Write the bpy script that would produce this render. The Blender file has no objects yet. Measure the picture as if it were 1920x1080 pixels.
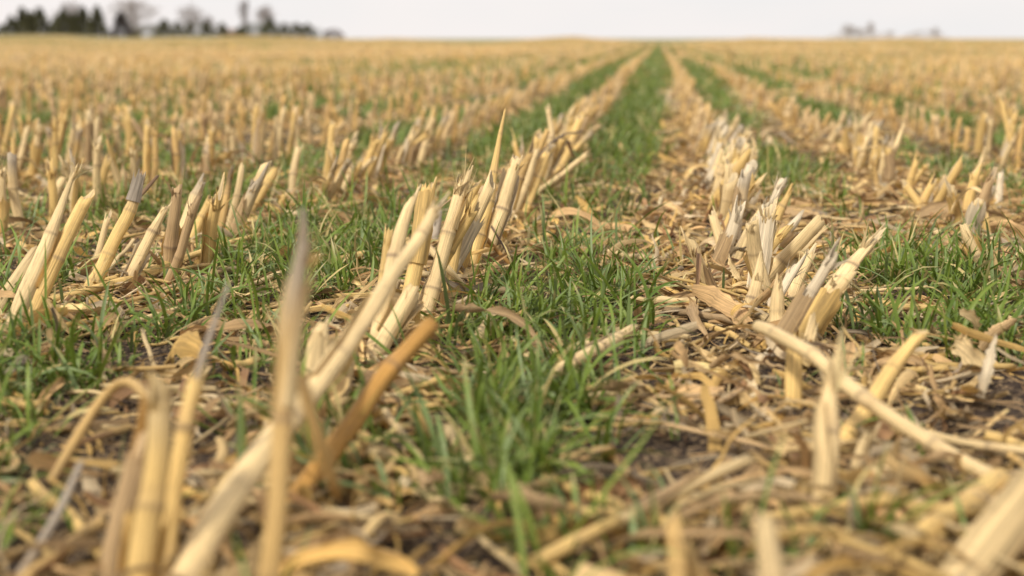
import bpy, math, random
import numpy as np
from mathutils import Matrix, Euler, Vector
R = math.radians
rng = np.random.default_rng(7)
random.seed(7)
sc = bpy.context.scene
COL = sc.collection

# ------------------------------------------------------------------ camera
CAMH = 0.43
FPX = 2667.0                      # focal length in photo pixels (1920 wide)
cam_d = bpy.data.cameras.new('camera'); cam = bpy.data.objects.new('camera', cam_d); COL.objects.link(cam)
cam_d.sensor_width = 36; cam_d.lens = 50; cam_d.clip_start = 0.02; cam_d.clip_end = 6000
cam.location = (0, 0, CAMH); cam.rotation_euler = (R(90 - 9.95), 0, R(5.87))
cam_d.dof.use_dof = True; cam_d.dof.focus_distance = 2.32; cam_d.dof.aperture_fstop = 3.1
sc.camera = cam

# ------------------------------------------------------------------ sky and sun
SUN_EL, SUN_AZ = R(48), R(215)    # azimuth clockwise from +Y
world = bpy.data.worlds.new('World'); sc.world = world; world.use_nodes = True
wn, wl = world.node_tree.nodes, world.node_tree.links
wn.clear()
w_out = wn.new('ShaderNodeOutputWorld'); bg = wn.new('ShaderNodeBackground'); bg.inputs['Strength'].default_value = 0.1
sky = wn.new('ShaderNodeTexSky'); sky.sky_type = 'NISHITA'; sky.sun_disc = False
sky.sun_elevation = SUN_EL; sky.sun_rotation = SUN_AZ; sky.air_density = 1.0; sky.dust_density = 3.0
tc = wn.new('ShaderNodeTexCoord'); mp = wn.new('ShaderNodeMapping'); mp.inputs['Scale'].default_value = (1, 1, 3.5)
cn = wn.new('ShaderNodeTexNoise'); cn.inputs['Scale'].default_value = 4.0; cn.inputs['Detail'].default_value = 4
cr = wn.new('ShaderNodeValToRGB')
cr.color_ramp.elements[0].position = .38; cr.color_ramp.elements[0].color = (8.25, 8.05, 7.95, 1)
cr.color_ramp.elements[1].position = .62; cr.color_ramp.elements[1].color = (8.9, 8.35, 8.1, 1)
mx = wn.new('ShaderNodeMix'); mx.data_type = 'RGBA'; mx.inputs['Factor'].default_value = 0.95
wl.new(tc.outputs['Generated'], mp.inputs['Vector']); wl.new(mp.outputs[0], cn.inputs['Vector'])
wl.new(cn.outputs['Fac'], cr.inputs['Fac']); wl.new(sky.outputs[0], mx.inputs[6]); wl.new(cr.outputs[0], mx.inputs[7])
wl.new(mx.outputs[2], bg.inputs['Color']); wl.new(bg.outputs[0], w_out.inputs[0])
sun_d = bpy.data.lights.new('sun', 'SUN'); sun_d.energy = 3.5; sun_d.angle = R(7); sun_d.color = (1, .93, .81)
sun = bpy.data.objects.new('sun', sun_d); COL.objects.link(sun)
sdir = Vector((math.sin(SUN_AZ) * math.cos(SUN_EL), math.cos(SUN_AZ) * math.cos(SUN_EL), math.sin(SUN_EL)))
sun.rotation_euler = sdir.to_track_quat('Z', 'Y').to_euler()
sc.view_settings.view_transform = 'Standard'; sc.view_settings.look = 'None'
sc.view_settings.exposure = 0.17; sc.view_settings.gamma = 1
sc.cycles.max_bounces = 6; sc.cycles.diffuse_bounces = 3; sc.cycles.transmission_bounces = 3; sc.cycles.glossy_bounces = 2

# ------------------------------------------------------------------ camera maths
CM = np.array(Euler(cam.rotation_euler).to_matrix())
CP = np.array([0, 0, CAMH])
def ray(px, py):                   # direction with unit depth along the view axis
    return CM @ np.array([(px - 960) / FPX, -(py - 540) / FPX, -1.0])
def proj(p):
    q = (np.asarray(p) - CP) @ CM
    d = -q[..., 2]
    return 960 + FPX * q[..., 0] / d, 540 - FPX * q[..., 1] / d, d
def on_plane(px, py, h=0.0):
    r = ray(px, py); t = (h - CAMH) / r[2]
    return CP + r * t, t
def at_depth(px, py, d): return CP + ray(px, py) * d

# ------------------------------------------------------------------ noise + terrain
def _h(ix, iy, s):
    n = (ix.astype(np.int64) * 374761393 + iy.astype(np.int64) * 668265263 + s * 1442695041) & 0xFFFFFFFF
    n = ((n ^ (n >> 13)) * 1274126177) & 0xFFFFFFFF
    return ((n ^ (n >> 16)) & 0xFFFFFF) / float(0xFFFFFF)
def vn(x, y, s=0):
    x = np.asarray(x, float); y = np.asarray(y, float)
    ix, iy = np.floor(x), np.floor(y); fx, fy = x - ix, y - iy
    fx = fx * fx * (3 - 2 * fx); fy = fy * fy * (3 - 2 * fy)
    a, b, c, d = _h(ix, iy, s), _h(ix + 1, iy, s), _h(ix, iy + 1, s), _h(ix + 1, iy + 1, s)
    return a + (b - a) * fx + (c - a) * fy + (a - b - c + d) * fx * fy
def fbm(x, y, s=0, o=4):
    t = 0; a = .5
    for i in range(o): t = t + a * vn(x * 2 ** i, y * 2 ** i, s + i); a *= .5
    return t / (1 - .5 ** o)
SP = 0.507; XA = -0.353            # row spacing, x of the row left of the central strip
def sstep(a, b, t):
    t = np.clip((t - a) / (b - a), 0, 1); return t * t * (3 - 2 * t)
def ground_z(x, y):
    x = np.asarray(x, float); y = np.asarray(y, float)
    d = np.hypot(x, y)
    u = (x - XA) / SP; ph = u - np.round(u)
    z = 0.010 * np.exp(-(ph * SP / .07) ** 2) * (1 - sstep(25, 60, d))
    near = 1 - sstep(5, 9, d)
    z = z + near * (0.030 * (fbm(x * 9, y * 9, 3) - .5) + 0.010 * (fbm(x * 42, y * 42, 9, 3) - .5))
    z = z + (0.06 * (fbm(x * .12 + 9, y * .12, 21) - .5)) * sstep(6, 20, d)
    # the far left of the field swells a little, the middle stays level
    th = np.arctan2(x, y)
    z = z + 1.25 * sstep(60, 300, d) * sstep(-.13, -.42, th)
    z = z + 0.25 * sstep(60, 220, d) * sstep(.05, .14, th) + 1.7*sstep(60,200,d)*(fbm(th*16+5,y*0+2,31,3)-.5)
    return z

# ------------------------------------------------------------------ mesh builder
class MB:
    def __init__(s): s.v = []; s.c = []; s.f = []; s.q = []; s.t = []; s.n = 0
    def add(s, v, c, f, quads, tris=None):
        s.v.append(v.reshape(-1, 3)); s.c.append(c.reshape(-1, 3)); s.f.append(f.reshape(-1, 3))
        if quads is not None and len(quads): s.q.append(quads.reshape(-1, 4) + s.n)
        if tris is not None and len(tris): s.t.append(tris.reshape(-1, 3) + s.n)
        s.n += s.v[-1].shape[0]
    def build(s, name, mat, parent=None, origin=None, smooth=True):
        v = np.concatenate(s.v); c = np.concatenate(s.c); f = np.concatenate(s.f)
        if origin is not None: v = v - np.asarray(origin)
        q = np.concatenate(s.q) if s.q else np.zeros((0, 4), int)
        t = np.concatenate(s.t) if s.t else np.zeros((0, 3), int)
        me = bpy.data.meshes.new(name)
        me.vertices.add(len(v)); me.vertices.foreach_set('co', v.astype(np.float32).ravel())
        loops = np.concatenate([q.ravel(), t.ravel()]).astype(np.int32)
        me.loops.add(len(loops)); me.loops.foreach_set('vertex_index', loops)
        nq, nt = len(q), len(t)
        st = np.concatenate([np.arange(nq) * 4, nq * 4 + np.arange(nt) * 3]).astype(np.int32)
        me.polygons.add(nq + nt); me.polygons.foreach_set('loop_start', st)
        me.update(calc_edges=True)
        me.polygons.foreach_set('use_smooth', np.full(nq + nt, smooth))
        a = me.attributes.new('tint', 'FLOAT_COLOR', 'POINT')
        a.data.foreach_set('color', np.concatenate([np.clip(c, 0, 1), np.ones((len(c), 1))], 1).astype(np.float32).ravel())
        a = me.attributes.new('fib', 'FLOAT_VECTOR', 'POINT')
        a.data.foreach_set('vector', f.astype(np.float32).ravel())
        me.materials.append(mat)
        me.validate()
        o = bpy.data.objects.new(name, me); COL.objects.link(o)
        if parent is not None: o.parent = parent
        elif origin is not None: o.location = origin
        return o
def nrm(a): return a / (np.linalg.norm(a, axis=-1, keepdims=True) + 1e-12)
def grid_quads(n, a, b, closed=False):
    i = np.arange(a - 1)[:, None]; jn = b if closed else b - 1
    j = np.arange(jn)[None]; j2 = (j + 1) % b
    q = np.stack([i * b + j, i * b + j2, (i + 1) * b + j2, (i + 1) * b + j], -1).reshape(-1, 4)
    return (q[None] + (np.arange(n) * a * b)[:, None, None]).reshape(-1, 4)
def ribbons(mb, C, hw, side, nor, col, across=3, curl=0.3, rag=0.0):
    """C (n,k,3) centre line; hw (n,k) half widths; side/nor (n,k,3); col (n,k,3) or (n,3)"""
    n, k, _ = C.shape
    u = np.linspace(-1, 1, across)[None, None, :, None]
    a = np.broadcast_to(np.asarray(curl, float), (n,))[:, None, None, None] + 1e-3
    w = hw[:, :, None, None]
    if rag: w = w * (1 + rag * (rng.random((n, k, across, 1)) - .5) * np.abs(u))
    V = C[:, :, None] + side[:, :, None] * w * np.sin(a * u) / a + nor[:, :, None] * w * (1 - np.cos(a * u)) / a
    if col.ndim == 2: col = col[:, None]
    c = np.broadcast_to(col[:, :, None], V.shape)
    s = np.concatenate([np.zeros((n, 1)), np.cumsum(np.linalg.norm(np.diff(C, axis=1), axis=-1), 1)], 1)
    F = np.stack(np.broadcast_arrays(u[..., 0] * 1.2 + rng.random((n, 1, 1)) * 50, rng.random((n, 1, 1)) * 50, s[:, :, None]), -1)
    mb.add(V, c, F, grid_quads(n, k, across))
def tubes(mb, C, Rr, sides, col, off=None, rmod=None, cap=True, flat=1.0, fix=0):
    """C (n,k,3), Rr (n,k), col (n,k,3) or (n,k,sides,3); off along the axis (n,k,sides); rmod (n,k,sides)"""
    n, k, _ = C.shape
    T = np.gradient(C, axis=1)
    ax = nrm(C[:, -1] - C[:, 0] + T[:, 0] * .01)
    T = np.where(np.linalg.norm(T, axis=-1, keepdims=True) < 1e-7, ax[:, None], T); T = nrm(T)
    if fix: T[:, -fix:] = T[:, -fix - 1:-fix]
    ref = np.where(np.abs(ax[:, 2:3]) > .75, np.array([[0, 1., 0]]), np.array([[0, 0, 1.]]))[:, None]
    U = nrm(np.cross(ref, T)); W = np.cross(T, U)
    th = np.linspace(0, 2 * np.pi, sides, endpoint=False)[None, None]
    th = th + rng.random((n, 1, 1)) * 6
    r = Rr[:, :, None] * np.ones((1, 1, sides))
    if rmod is not None: r = r * rmod
    V = C[:, :, None] + U[:, :, None] * (np.cos(th) * r)[..., None] + W[:, :, None] * (np.sin(th) * r * flat)[..., None]
    if off is not None: V = V + T[:, :, None] * off[..., None]
    if col.ndim == 2: col = np.repeat(col[:, None], k, 1)
    if col.ndim == 3: col = np.repeat(col[:, :, None], sides, 2)
    s = np.concatenate([np.zeros((n, 1)), np.cumsum(np.linalg.norm(np.diff(C, axis=1), axis=-1), 1)], 1)[:, :, None]
    sd = rng.random((n, 1, 1)) * 40
    F = np.stack(np.broadcast_arrays(np.cos(th) * 1.3 + sd, np.sin(th) * 1.3 + sd, s + 0 * th), -1)
    q = grid_quads(n, k, sides, True)
    if not cap: mb.add(V, col, F, q); return
    base = n * k * sides
    VC = C[:, -1].copy(); CC = col[:, -1].mean(1); FC = F[:, -1].mean(1)
    j = np.arange(sides)
    tri = np.stack([np.arange(n)[:, None] * k * sides + (k - 1) * sides + j[None],
                    np.arange(n)[:, None] * k * sides + (k - 1) * sides + ((j + 1) % sides)[None],
                    base + np.arange(n)[:, None] + 0 * j[None]], -1)
    mb.add(np.concatenate([V.reshape(-1, 3), VC]), np.concatenate([col.reshape(-1, 3), CC]),
           np.concatenate([F.reshape(-1, 3), FC]), q, tri)

# ------------------------------------------------------------------ materials
def mat_fibre(name, rough=.6, trans=0.0, streak=.35, bump=.35, spots=.35, spec=.3):
    m = bpy.data.materials.new(name); m.use_nodes = True; n, l = m.node_tree.nodes, m.node_tree.links
    n.clear(); out = n.new('ShaderNodeOutputMaterial'); p = n.new('ShaderNodeBsdfPrincipled')
    at = n.new('ShaderNodeAttribute'); at.attribute_name = 'tint'
    af = n.new('ShaderNodeAttribute'); af.attribute_name = 'fib'
    mp = n.new('ShaderNodeMapping'); mp.inputs['Scale'].default_value = (7, 7, 9)
    l.new(af.outputs['Vector'], mp.inputs['Vector'])
    nz = n.new('ShaderNodeTexNoise'); nz.inputs['Scale'].default_value = 1; nz.inputs['Detail'].default_value = 5
    nz.inputs['Roughness'].default_value = .65; l.new(mp.outputs[0], nz.inputs['Vector'])
    r1 = n.new('ShaderNodeMapRange'); r1.inputs['From Min'].default_value = .32; r1.inputs['From Max'].default_value = .68
    r1.inputs['To Min'].default_value = 1 - streak; r1.inputs['To Max'].default_value = 1 + streak * .35
    l.new(nz.outputs['Fac'], r1.inputs['Value'])
    m1 = n.new('ShaderNodeVectorMath'); m1.operation = 'SCALE'
    l.new(at.outputs['Color'], m1.inputs[0]); l.new(r1.outputs[0], m1.inputs['Scale'])
    mp2 = n.new('ShaderNodeMapping'); mp2.inputs['Scale'].default_value = (1.7, 1.7, 26)
    l.new(af.outputs['Vector'], mp2.inputs['Vector'])
    n2 = n.new('ShaderNodeTexNoise'); n2.inputs['Scale'].default_value = 1; n2.inputs['Detail'].default_value = 6
    n2.inputs['Roughness'].default_value = .7; l.new(mp2.outputs[0], n2.inputs['Vector'])
    r2 = n.new('ShaderNodeMapRange'); r2.inputs['From Min'].default_value = .54; r2.inputs['From Max'].default_value = .68
    r2.inputs['To Max'].default_value = spots; l.new(n2.outputs['Fac'], r2.inputs['Value'])
    mc = n.new('ShaderNodeMix'); mc.data_type = 'RGBA'; mc.inputs[7].default_value = (.13, .075, .045, 1)
    l.new(r2.outputs[0], mc.inputs['Factor']); l.new(m1.outputs[0], mc.inputs[6])
    l.new(mc.outputs[2], p.inputs['Base Color'])
    p.inputs['Roughness'].default_value = rough; p.inputs['Specular IOR Level'].default_value = spec
    if bump:
        b = n.new('ShaderNodeBump'); b.inputs['Strength'].default_value = bump; b.inputs['Distance'].default_value = .0025
        l.new(nz.outputs['Fac'], b.inputs['Height']); l.new(b.outputs[0], p.inputs['Normal'])
    if trans:
        t = n.new('ShaderNodeBsdfTranslucent'); l.new(mc.outputs[2], t.inputs['Color'])
        ms = n.new('ShaderNodeMixShader'); ms.inputs[0].default_value = trans
        l.new(p.outputs[0], ms.inputs[1]); l.new(t.outputs[0], ms.inputs[2]); l.new(ms.outputs[0], out.inputs[0])
    else: l.new(p.outputs[0], out.inputs[0])
    return m
M_STALK = mat_fibre('dry_stalk', .55, 0, .44, .7, .5)
M_HUSK = mat_fibre('dry_husk', .65, .18, .5, .8, .32)
M_GRASS = mat_fibre('green_blade', .42, .24, .22, .15, .0, .35)
M_BARK = mat_fibre('bark', .9, 0, .3, .3, .2)
M_NEEDLE = mat_fibre('foliage', .75, .1, .3, 0, .0)

def mat_ground():
    m = bpy.data.materials.new('field_soil'); m.use_nodes = True; n, l = m.node_tree.nodes, m.node_tree.links
    p = n['Principled BSDF']; p.inputs['Roughness'].default_value = .95; p.inputs['Specular IOR Level'].default_value = .15
    g = n.new('ShaderNodeNewGeometry'); sx = n.new('ShaderNodeSeparateXYZ'); l.new(g.outputs['Position'], sx.inputs[0])
    def math_(op, a, b=None, c=None):
        q = n.new('ShaderNodeMath'); q.operation = op
        for i, x in enumerate((a, b, c)):
            if x is None: continue
            if isinstance(x, (int, float)): q.inputs[i].default_value = x
            else: l.new(x, q.inputs[i])
        return q.outputs[0]
    def noise(sc_, det, rough=.6, scale=None):
        q = n.new('ShaderNodeTexNoise'); q.inputs['Scale'].default_value = sc_; q.inputs['Detail'].default_value = det
        q.inputs['Roughness'].default_value = rough
        if scale:
            mm = n.new('ShaderNodeMapping'); mm.inputs['Scale'].default_value = scale
            l.new(g.outputs['Position'], mm.inputs['Vector']); l.new(mm.outputs[0], q.inputs['Vector'])
        else: l.new(g.outputs['Position'], q.inputs['Vector'])
        return q.outputs['Fac']
    def rng_(v, a, b, c=0., d=1.):
        q = n.new('ShaderNodeMapRange'); q.inputs[1].default_value = a; q.inputs[2].default_value = b
        q.inputs[3].default_value = c; q.inputs[4].default_value = d; l.new(v, q.inputs[0]); return q.outputs[0]
    def mixc(f, a, b):
        q = n.new('ShaderNodeMix'); q.data_type = 'RGBA'
        for i, x in ((0, f), (6, a), (7, b)):
            if isinstance(x, tuple): q.inputs[i].default_value = x + (1,)
            else: l.new(x, q.inputs[i])
        return q.outputs[2]
    fine = noise(60, 6, .7); mid = noise(9, 5); big = noise(.35, 4, .6)
    soil = mixc(rng_(fine, .35, .65), (.016, .012, .010), (.055, .038, .029))
    crumbs = rng_(noise(130, 3, .6), .50, .60)
    tan = mixc(rng_(noise(240, 3), .4, .6), (.16, .10, .055), (.50, .36, .20))
    # stripe across the rows: 1 on the stub row, 0 half way between
    ph = math_('MULTIPLY', math_('ADD', sx.outputs[0], -XA), 2 * math.pi / SP)
    stripe = math_('ADD', math_('MULTIPLY', math_('COSINE', ph), .5), .5)
    far = rng_(sx.outputs[1], 4, 16)
    cover = math_('MULTIPLY', crumbs, rng_(far, 0, 1, .55, 1.0))
    near_col = mixc(cover, soil, tan)
    litter = mixc(rng_(mid, .3, .7), (.36, .255, .13), (.56, .41, .22))
    green = mixc(rng_(mid, .3, .7), (.10, .135, .030), (.20, .21, .065))
    gm = rng_(math_('ADD', math_('MULTIPLY', stripe, -.60), math_('ADD', math_('MULTIPLY', big, .9), math_('MULTIPLY', mid, .45))), .10, .52)
    cov = mixc(math_('MULTIPLY', gm, .82), litter, green)
    veryfar = noise(.045, 4, .6)
    cov = mixc(math_('MULTIPLY', rng_(veryfar, .46, .58), rng_(sx.outputs[1], 12, 40, 0, .75)), cov, green)
    col = mixc(rng_(far, 0, 1, 0, .85), near_col, cov)
    l.new(col, p.inputs['Base Color'])
    b = n.new('ShaderNodeBump'); b.inputs['Strength'].default_value = .7; b.inputs['Distance'].default_value = .006
    l.new(fine, b.inputs['Height']); l.new(b.outputs[0], p.inputs['Normal'])
    return m

# ------------------------------------------------------------------ properties
def tag(o, label=None, cat=None, group=None, kind=None):
    if label: o['label'] = label
    if cat: o['category'] = cat
    if group: o['group'] = group
    if kind: o['kind'] = kind
    return o
def empty(name, loc):
    o = bpy.data.objects.new(name, None); COL.objects.link(o); o.location = loc; o.empty_display_size = .05; return o

# ------------------------------------------------------------------ ground sheet
def axis_pts(lo, hi, step, out_lo, out_hi, g=1.09):
    mid = list(np.arange(lo, hi + 1e-9, step)); a = [];s = step; x = lo
    while x > out_lo: s *= g; x -= s; a.append(x)
    b = []; s = step; x = mid[-1]
    while x < out_hi: s *= g; x += s; b.append(x)
    return np.array(a[::-1] + mid + b)
gx = axis_pts(-1.7, 1.5, .011, -2600, 2600); gy = axis_pts(.75, 5.0, .013, -60, 4200, 1.07)
GX, GY = np.meshgrid(gx, gy, indexing='ij')
gmb = MB(); gv = np.stack([GX, GY, ground_z(GX, GY)], -1)
gmb.add(gv, np.full_like(gv, .05), np.zeros_like(gv), grid_quads(1, len(gx), len(gy))[:, ::-1])
ground = gmb.build('ground', mat_ground()); tag(ground, kind='structure')

# ------------------------------------------------------------------ colours
CREAM = np.array([.84, .63, .325]); STRAW = np.array([.79, .54, .20]); AMBER = np.array([.56, .30, .075])
GOLD = np.array([.70, .46, .175]); GREY = np.array([.38, .32, .25]); TAN = np.array([.56, .385, .20]); BROWN = np.array([.25, .15, .08])
DARK = np.array([.11, .075, .05]); PALE = np.array([.78, .65, .45])
CC = dict(cream=CREAM, straw=STRAW, amber=AMBER, gold=GOLD, grey=GREY, tan=TAN, brown=BROWN, dark=DARK, pale=PALE)

def resample(P, W, k):
    P = np.asarray(P, float); W = np.asarray(W, float)
    s = np.r_[0, np.cumsum(np.linalg.norm(np.diff(P, axis=0), axis=1))]
    t = np.sort(np.asarray(k, float)) if not np.isscalar(k) else np.linspace(0, s[-1], k)
    Q = np.stack([np.interp(t, s, P[:, i]) for i in range(3)], 1)
    if len(P) > 2:                 # soften the corners
        for _ in range(3): Q[1:-1] = Q[1:-1] * .5 + (Q[:-2] + Q[2:]) * .25
    return Q, np.interp(t, s, W), t, s[-1]

def make_stalk_mesh(mb, P, W, col, sides=18, node_gap=.085, node0=None, jag=.012, tipcol=None, basecol=None, bothends=False, ends='broken', flat=.9, wob=1.0, dens=1.0):
    P = np.asarray(P, float); L = np.sum(np.linalg.norm(np.diff(P, axis=0), axis=1))
    if node0 is None: node0 = random.uniform(.3, .9) * node_gap
    nodes = np.arange(node0, L - .008, node_gap)
    nodes = nodes + rng.normal(0, .008, len(nodes)); nodes = nodes[(nodes > .01) & (nodes < L - .026)]
    nm = max(8, int(L / .010 * dens))
    ts = np.linspace(0, L, nm)
    for q in nodes: ts = np.r_[ts, q + np.array([-.009, -.005, -.0022, -.0008, .0008, .0022, .005, .009])]
    ts = np.unique(np.round(np.clip(ts, 0, L), 5))
    C, w, s, L = resample(P, W, ts)
    r = w / 2; k = len(s)
    ph = random.random() * 99
    C = C + (np.stack([vn(s * 14, s * 0 + ph, 5), vn(s * 14, s * 0 + ph + 9, 6), vn(s * 14, s * 0 + ph + 19, 7)], 1) - .5) * .006 * wob * np.minimum(1, s / .03)[:, None]
    cc = np.repeat(col[None], k, 0) * (1 + .22 * (vn(s * 22, s * 0 + ph, 8) - .5))[:, None]
    for q in nodes:
        ns = random.uniform(.25, 1.0)
        g = np.exp(-((s - q) / .0055) ** 2); r = r * (1 + .13 * g * ns)
        g2 = np.exp(-((s - q) / .0022) ** 2)[:, None]; cc = cc * (1 - .80 * ns * g2) + DARK * 1.5 * .80 * ns * g2
        g3 = (np.exp(-((s - q - .006) / .007) ** 2) * .3 * ns)[:, None]; cc = cc * (1 - g3) + BROWN * 1.6 * g3
        r = r * (1 - .06 * sstep(q, q + .012, s))
    if tipcol is not None:
        g = sstep(L * .72, L * .97, s)[:, None] * .85; cc = cc * (1 - g) + tipcol * g
    bc = (TAN * .8) if basecol is None else basecol
    g = (1 - sstep(.0, .05, s))[:, None] * .45; cc = cc * (1 - g) + bc * g
    th = np.linspace(0, 2 * np.pi, sides, endpoint=False)
    nf = random.choice([5, 6, 7])
    rm = 1 + .035 * np.cos(th * nf + ph)[None] + .03 * rng.normal(size=(k, sides)) * .5
    rm = rm + .10 * (vn(th[None] * 1.3 + 0 * s[:, None], s[:, None] * 12 + 0 * th[None], int(ph)) - .5)
    jagv = (rng.random(sides) ** 1.5) * jag
    jagv = jagv + jag * 1.2 * np.maximum(0, np.cos(th - random.random() * 6.28)) ** 2
    jagv = jagv + r[-1] * random.uniform(.0, 1.3) * (1 + np.cos(th - random.random() * 6.28))
    off = np.zeros((k, sides)); off[-1] = jagv - jag * .3; off[-2] = jagv * .3
    # inner wall and pith
    dirT = nrm(C[-1] - C[-3])
    C2 = np.concatenate([C, C[-1:] , C[-1:] - dirT * .010, C[-1:] - dirT * .012]); r2 = np.r_[r, r[-1] * .80, r[-1] * .72, r[-1] * .3]
    off2 = np.concatenate([off, off[-1:] * .96, np.zeros((2, sides)) + rng.normal(0, .0015, (2, sides))])
    rm2 = np.concatenate([rm, rm[-1:], rm[-1:], rm[-1:]])
    pith = PALE * .85
    c2 = np.concatenate([cc, (cc[-1:] * .6 + pith * .4), pith[None] * .55, pith[None] * .8])
    tubes(mb, C2[None], r2[None], sides, c2[None], off2[None], rm2[None], True, flat, 3)
    return C, r, s, L

def orth(T):
    ref = np.array([0, 0, 1.]) if abs(T[2]) < .8 else np.array([0, 1., 0])
    U = np.cross(ref, T); U /= np.linalg.norm(U); return U, np.cross(T, U)

def sheath_mesh(mb, C, r, s, L, a0, a1, col, wrap=3.6, grow=1.1, flare=.25, th0=None):
    ts = np.linspace(a0 * L, a1 * L, max(7, int((a1 - a0) * L / .008)))
    Q = np.stack([np.interp(ts, s, C[:, i]) for i in range(3)], 1); rr = np.interp(ts, s, r) * grow + .0008
    U, W = orth(nrm(Q[-1] - Q[0])); th0 = random.random() * 6.28 if th0 is None else th0
    m = 13; k = len(ts); u = np.linspace(0, 1, m)
    f = np.linspace(0, 1, k)
    wr = wrap * (1 - .45 * f ** 2)
    th = th0 + (u[None] - .5) * wr[:, None]
    edge = np.abs(u - .5)[None] * 2
    rad = rr[:, None] * (1 + flare * (f[:, None] ** 3) * (.4 + edge) + .06 * rng.random((k, m)) + .18 * edge ** 4)
    T = nrm(Q[-1] - Q[0]); off = np.zeros((k, m)); off[-1] = rng.random(m) ** 2 * .018; off[-2] = off[-1] * .4
    V = Q[:, None] + U * (np.cos(th) * rad)[..., None] + W * (np.sin(th) * rad)[..., None] + T * off[..., None]
    c = np.broadcast_to(col * (1 - .08 * f[:, None, None]), V.shape) * (1 + .15 * rng.normal(size=(1, m, 1)))
    F = np.stack(np.broadcast_arrays(th * 1.2 + random.random() * 40, np.full((k, m), random.random() * 30), ts[:, None] + 0 * th), -1)
    mb.add(V[None], c, F, grid_quads(1, k, m))

def leaf_mesh(mb, P, w, col, curl=.8, k=16, across=6, twist=1.0, rag=.35):
    C, ww, s, L = resample(P, np.full(len(P), 1.), k)
    t = s / L
    prof = np.clip(np.minimum(.55 + t * 3, 1) * (1 - t ** 3) + .04, .05, 1)
    T = nrm(np.gradient(C, axis=0)); U0, _ = orth(nrm(C[-1] - C[0]))
    sd = nrm(np.cross(T, np.cross(U0[None], T))); nr = np.cross(T, sd)
    tw = twist * (vn(t * 3 + random.random() * 90, t * 0, 12) - .5)[:, None] * 2.5 + random.uniform(-.5, .5)
    S = sd * np.cos(tw) + nr * np.sin(tw); N = -sd * np.sin(tw) + nr * np.cos(tw)
    cc = col[None] * (1 + .3 * (vn(t * 5 + random.random() * 50, t * 0, 3) - .5))[:, None]
    ribbons(mb, C[None], (w / 2 * prof)[None], S[None], N[None], cc[None], across, curl, rag)

def splinter_mesh(mb, tip, T, r, n, ln, col):
    U, W = orth(T)
    k = 5; a = rng.random(n) * 6.28
    b = tip + (U * np.cos(a)[:, None] + W * np.sin(a)[:, None]) * r * .85 - T * .012
    d = nrm(T + (U * np.cos(a)[:, None] + W * np.sin(a)[:, None]) * rng.uniform(-.1, .45, (n, 1)) + rng.normal(0, .12, (n, 3)))
    t = np.linspace(0, 1, k); l = ln * rng.uniform(.35, 1, n)
    bend = rng.normal(0, .25, (n, 3))
    C = b[:, None] + d[:, None] * (t[None, :, None] * l[:, None, None]) + bend[:, None] * ((t ** 2)[None, :, None] * l[:, None, None])
    hw = (rng.uniform(.0006, .0042, n)[:, None]) * (1 - t[None] * .85)
    sd = nrm(np.cross(nrm(d), rng.normal(size=(n, 3))))[:, None] + np.zeros((1, k, 1)); nr = np.cross(nrm(d)[:, None], sd)
    ribbons(mb, C, hw, sd, nr, np.minimum(col[None] * rng.uniform(.78, 1.25, (n, 1)), .88), 3, .7)

STUBS = []       # (row, y, object, description, hero?) for labels later
def build_stub(name, P, W, col, opts, parts=True):
    """one stub: an Empty at its base with stalk, leaf_sheath, torn_leaf, frayed_top"""
    base = np.asarray(P[0])
    root = empty(name, base)
    P = [base - nrm(np.asarray(P[1]) - base) * .03] + list(P)[1:]; W = [W[0]] + list(W)[1:]
    mb = MB()
    C, r, s, L = make_stalk_mesh(mb, P, W, col, sides=opts.get('sides', 18), node_gap=opts.get('gap', .085), jag=opts.get('jag', .012),
                                 tipcol=opts.get('tip'), basecol=opts.get('base'), flat=opts.get('flat', .9), dens=opts.get('dens', 1))
    mb.build('stalk', M_STALK, root, base)
    T = nrm(C[-1] - C[-4])
    for (a0, a1, c) in opts.get('sheath', []):
        m2 = MB(); sheath_mesh(m2, C, r, s, L, a0, a1, c, wrap=opts.get('wrap', random.uniform(2.6, 5)), flare=opts.get('flare', .3))
        m2.build('leaf_sheath', M_HUSK, root, base)
    for (a, ln, w, c) in opts.get('leaf', []):
        p0 = np.array([np.interp(a * L, s, C[:, i]) for i in range(3)])
        az = random.random() * 6.28; d = np.array([math.cos(az), math.sin(az), 0])
        p1 = p0 + d * ln * .3 + np.array([0, 0, ln * random.uniform(0, .25)]); p2 = p0 + d * ln * .6 + np.array([0, 0, -ln * .15])
        p3 = p0 + d * ln * .8 + np.array([0, 0, -min(ln * .6, p0[2])])
        m3 = MB(); leaf_mesh(m3, [p0, p1, p2, p3], w, c, curl=random.uniform(.6, 2)); m3.build('torn_leaf', M_HUSK, root, base)
    if opts.get('splint'):
        n_, ln_ = opts['splint']; m4 = MB(); splinter_mesh(m4, C[-1], T, r[-1], n_, ln_, col * .95); m4.build('frayed_top', M_HUSK, root, base)
    return root

def px_path(pts, widths):
    """pts: (px, py, depth offset from the base); the first lies on the ground"""
    b, d0 = on_plane(pts[0][0], pts[0][1], 0.004); gz = float(ground_z(b[0], b[1])); b, d0 = on_plane(pts[0][0], pts[0][1], gz)
    P = [b]; W = [widths[0] * d0 / FPX]
    for (x, y, dd), w in zip(pts[1:], widths[1:]):
        P.append(at_depth(x, y, d0 + dd)); W.append(w * (d0 + dd) / FPX)
    return P, W

G_STUB = 'corn stubs standing in the planted rows'
def H(pts, widths, col, label, **o):
    P, W = px_path(pts, widths)
    col = CC[col] if isinstance(col, str) else col
    r_ = build_stub('corn_stub', P, W, col, o)
    tag(r_, label, 'corn stub', G_STUB)
    STUBS.append((P[0][0], P[0][1], r_, None, True))
    return r_

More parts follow.
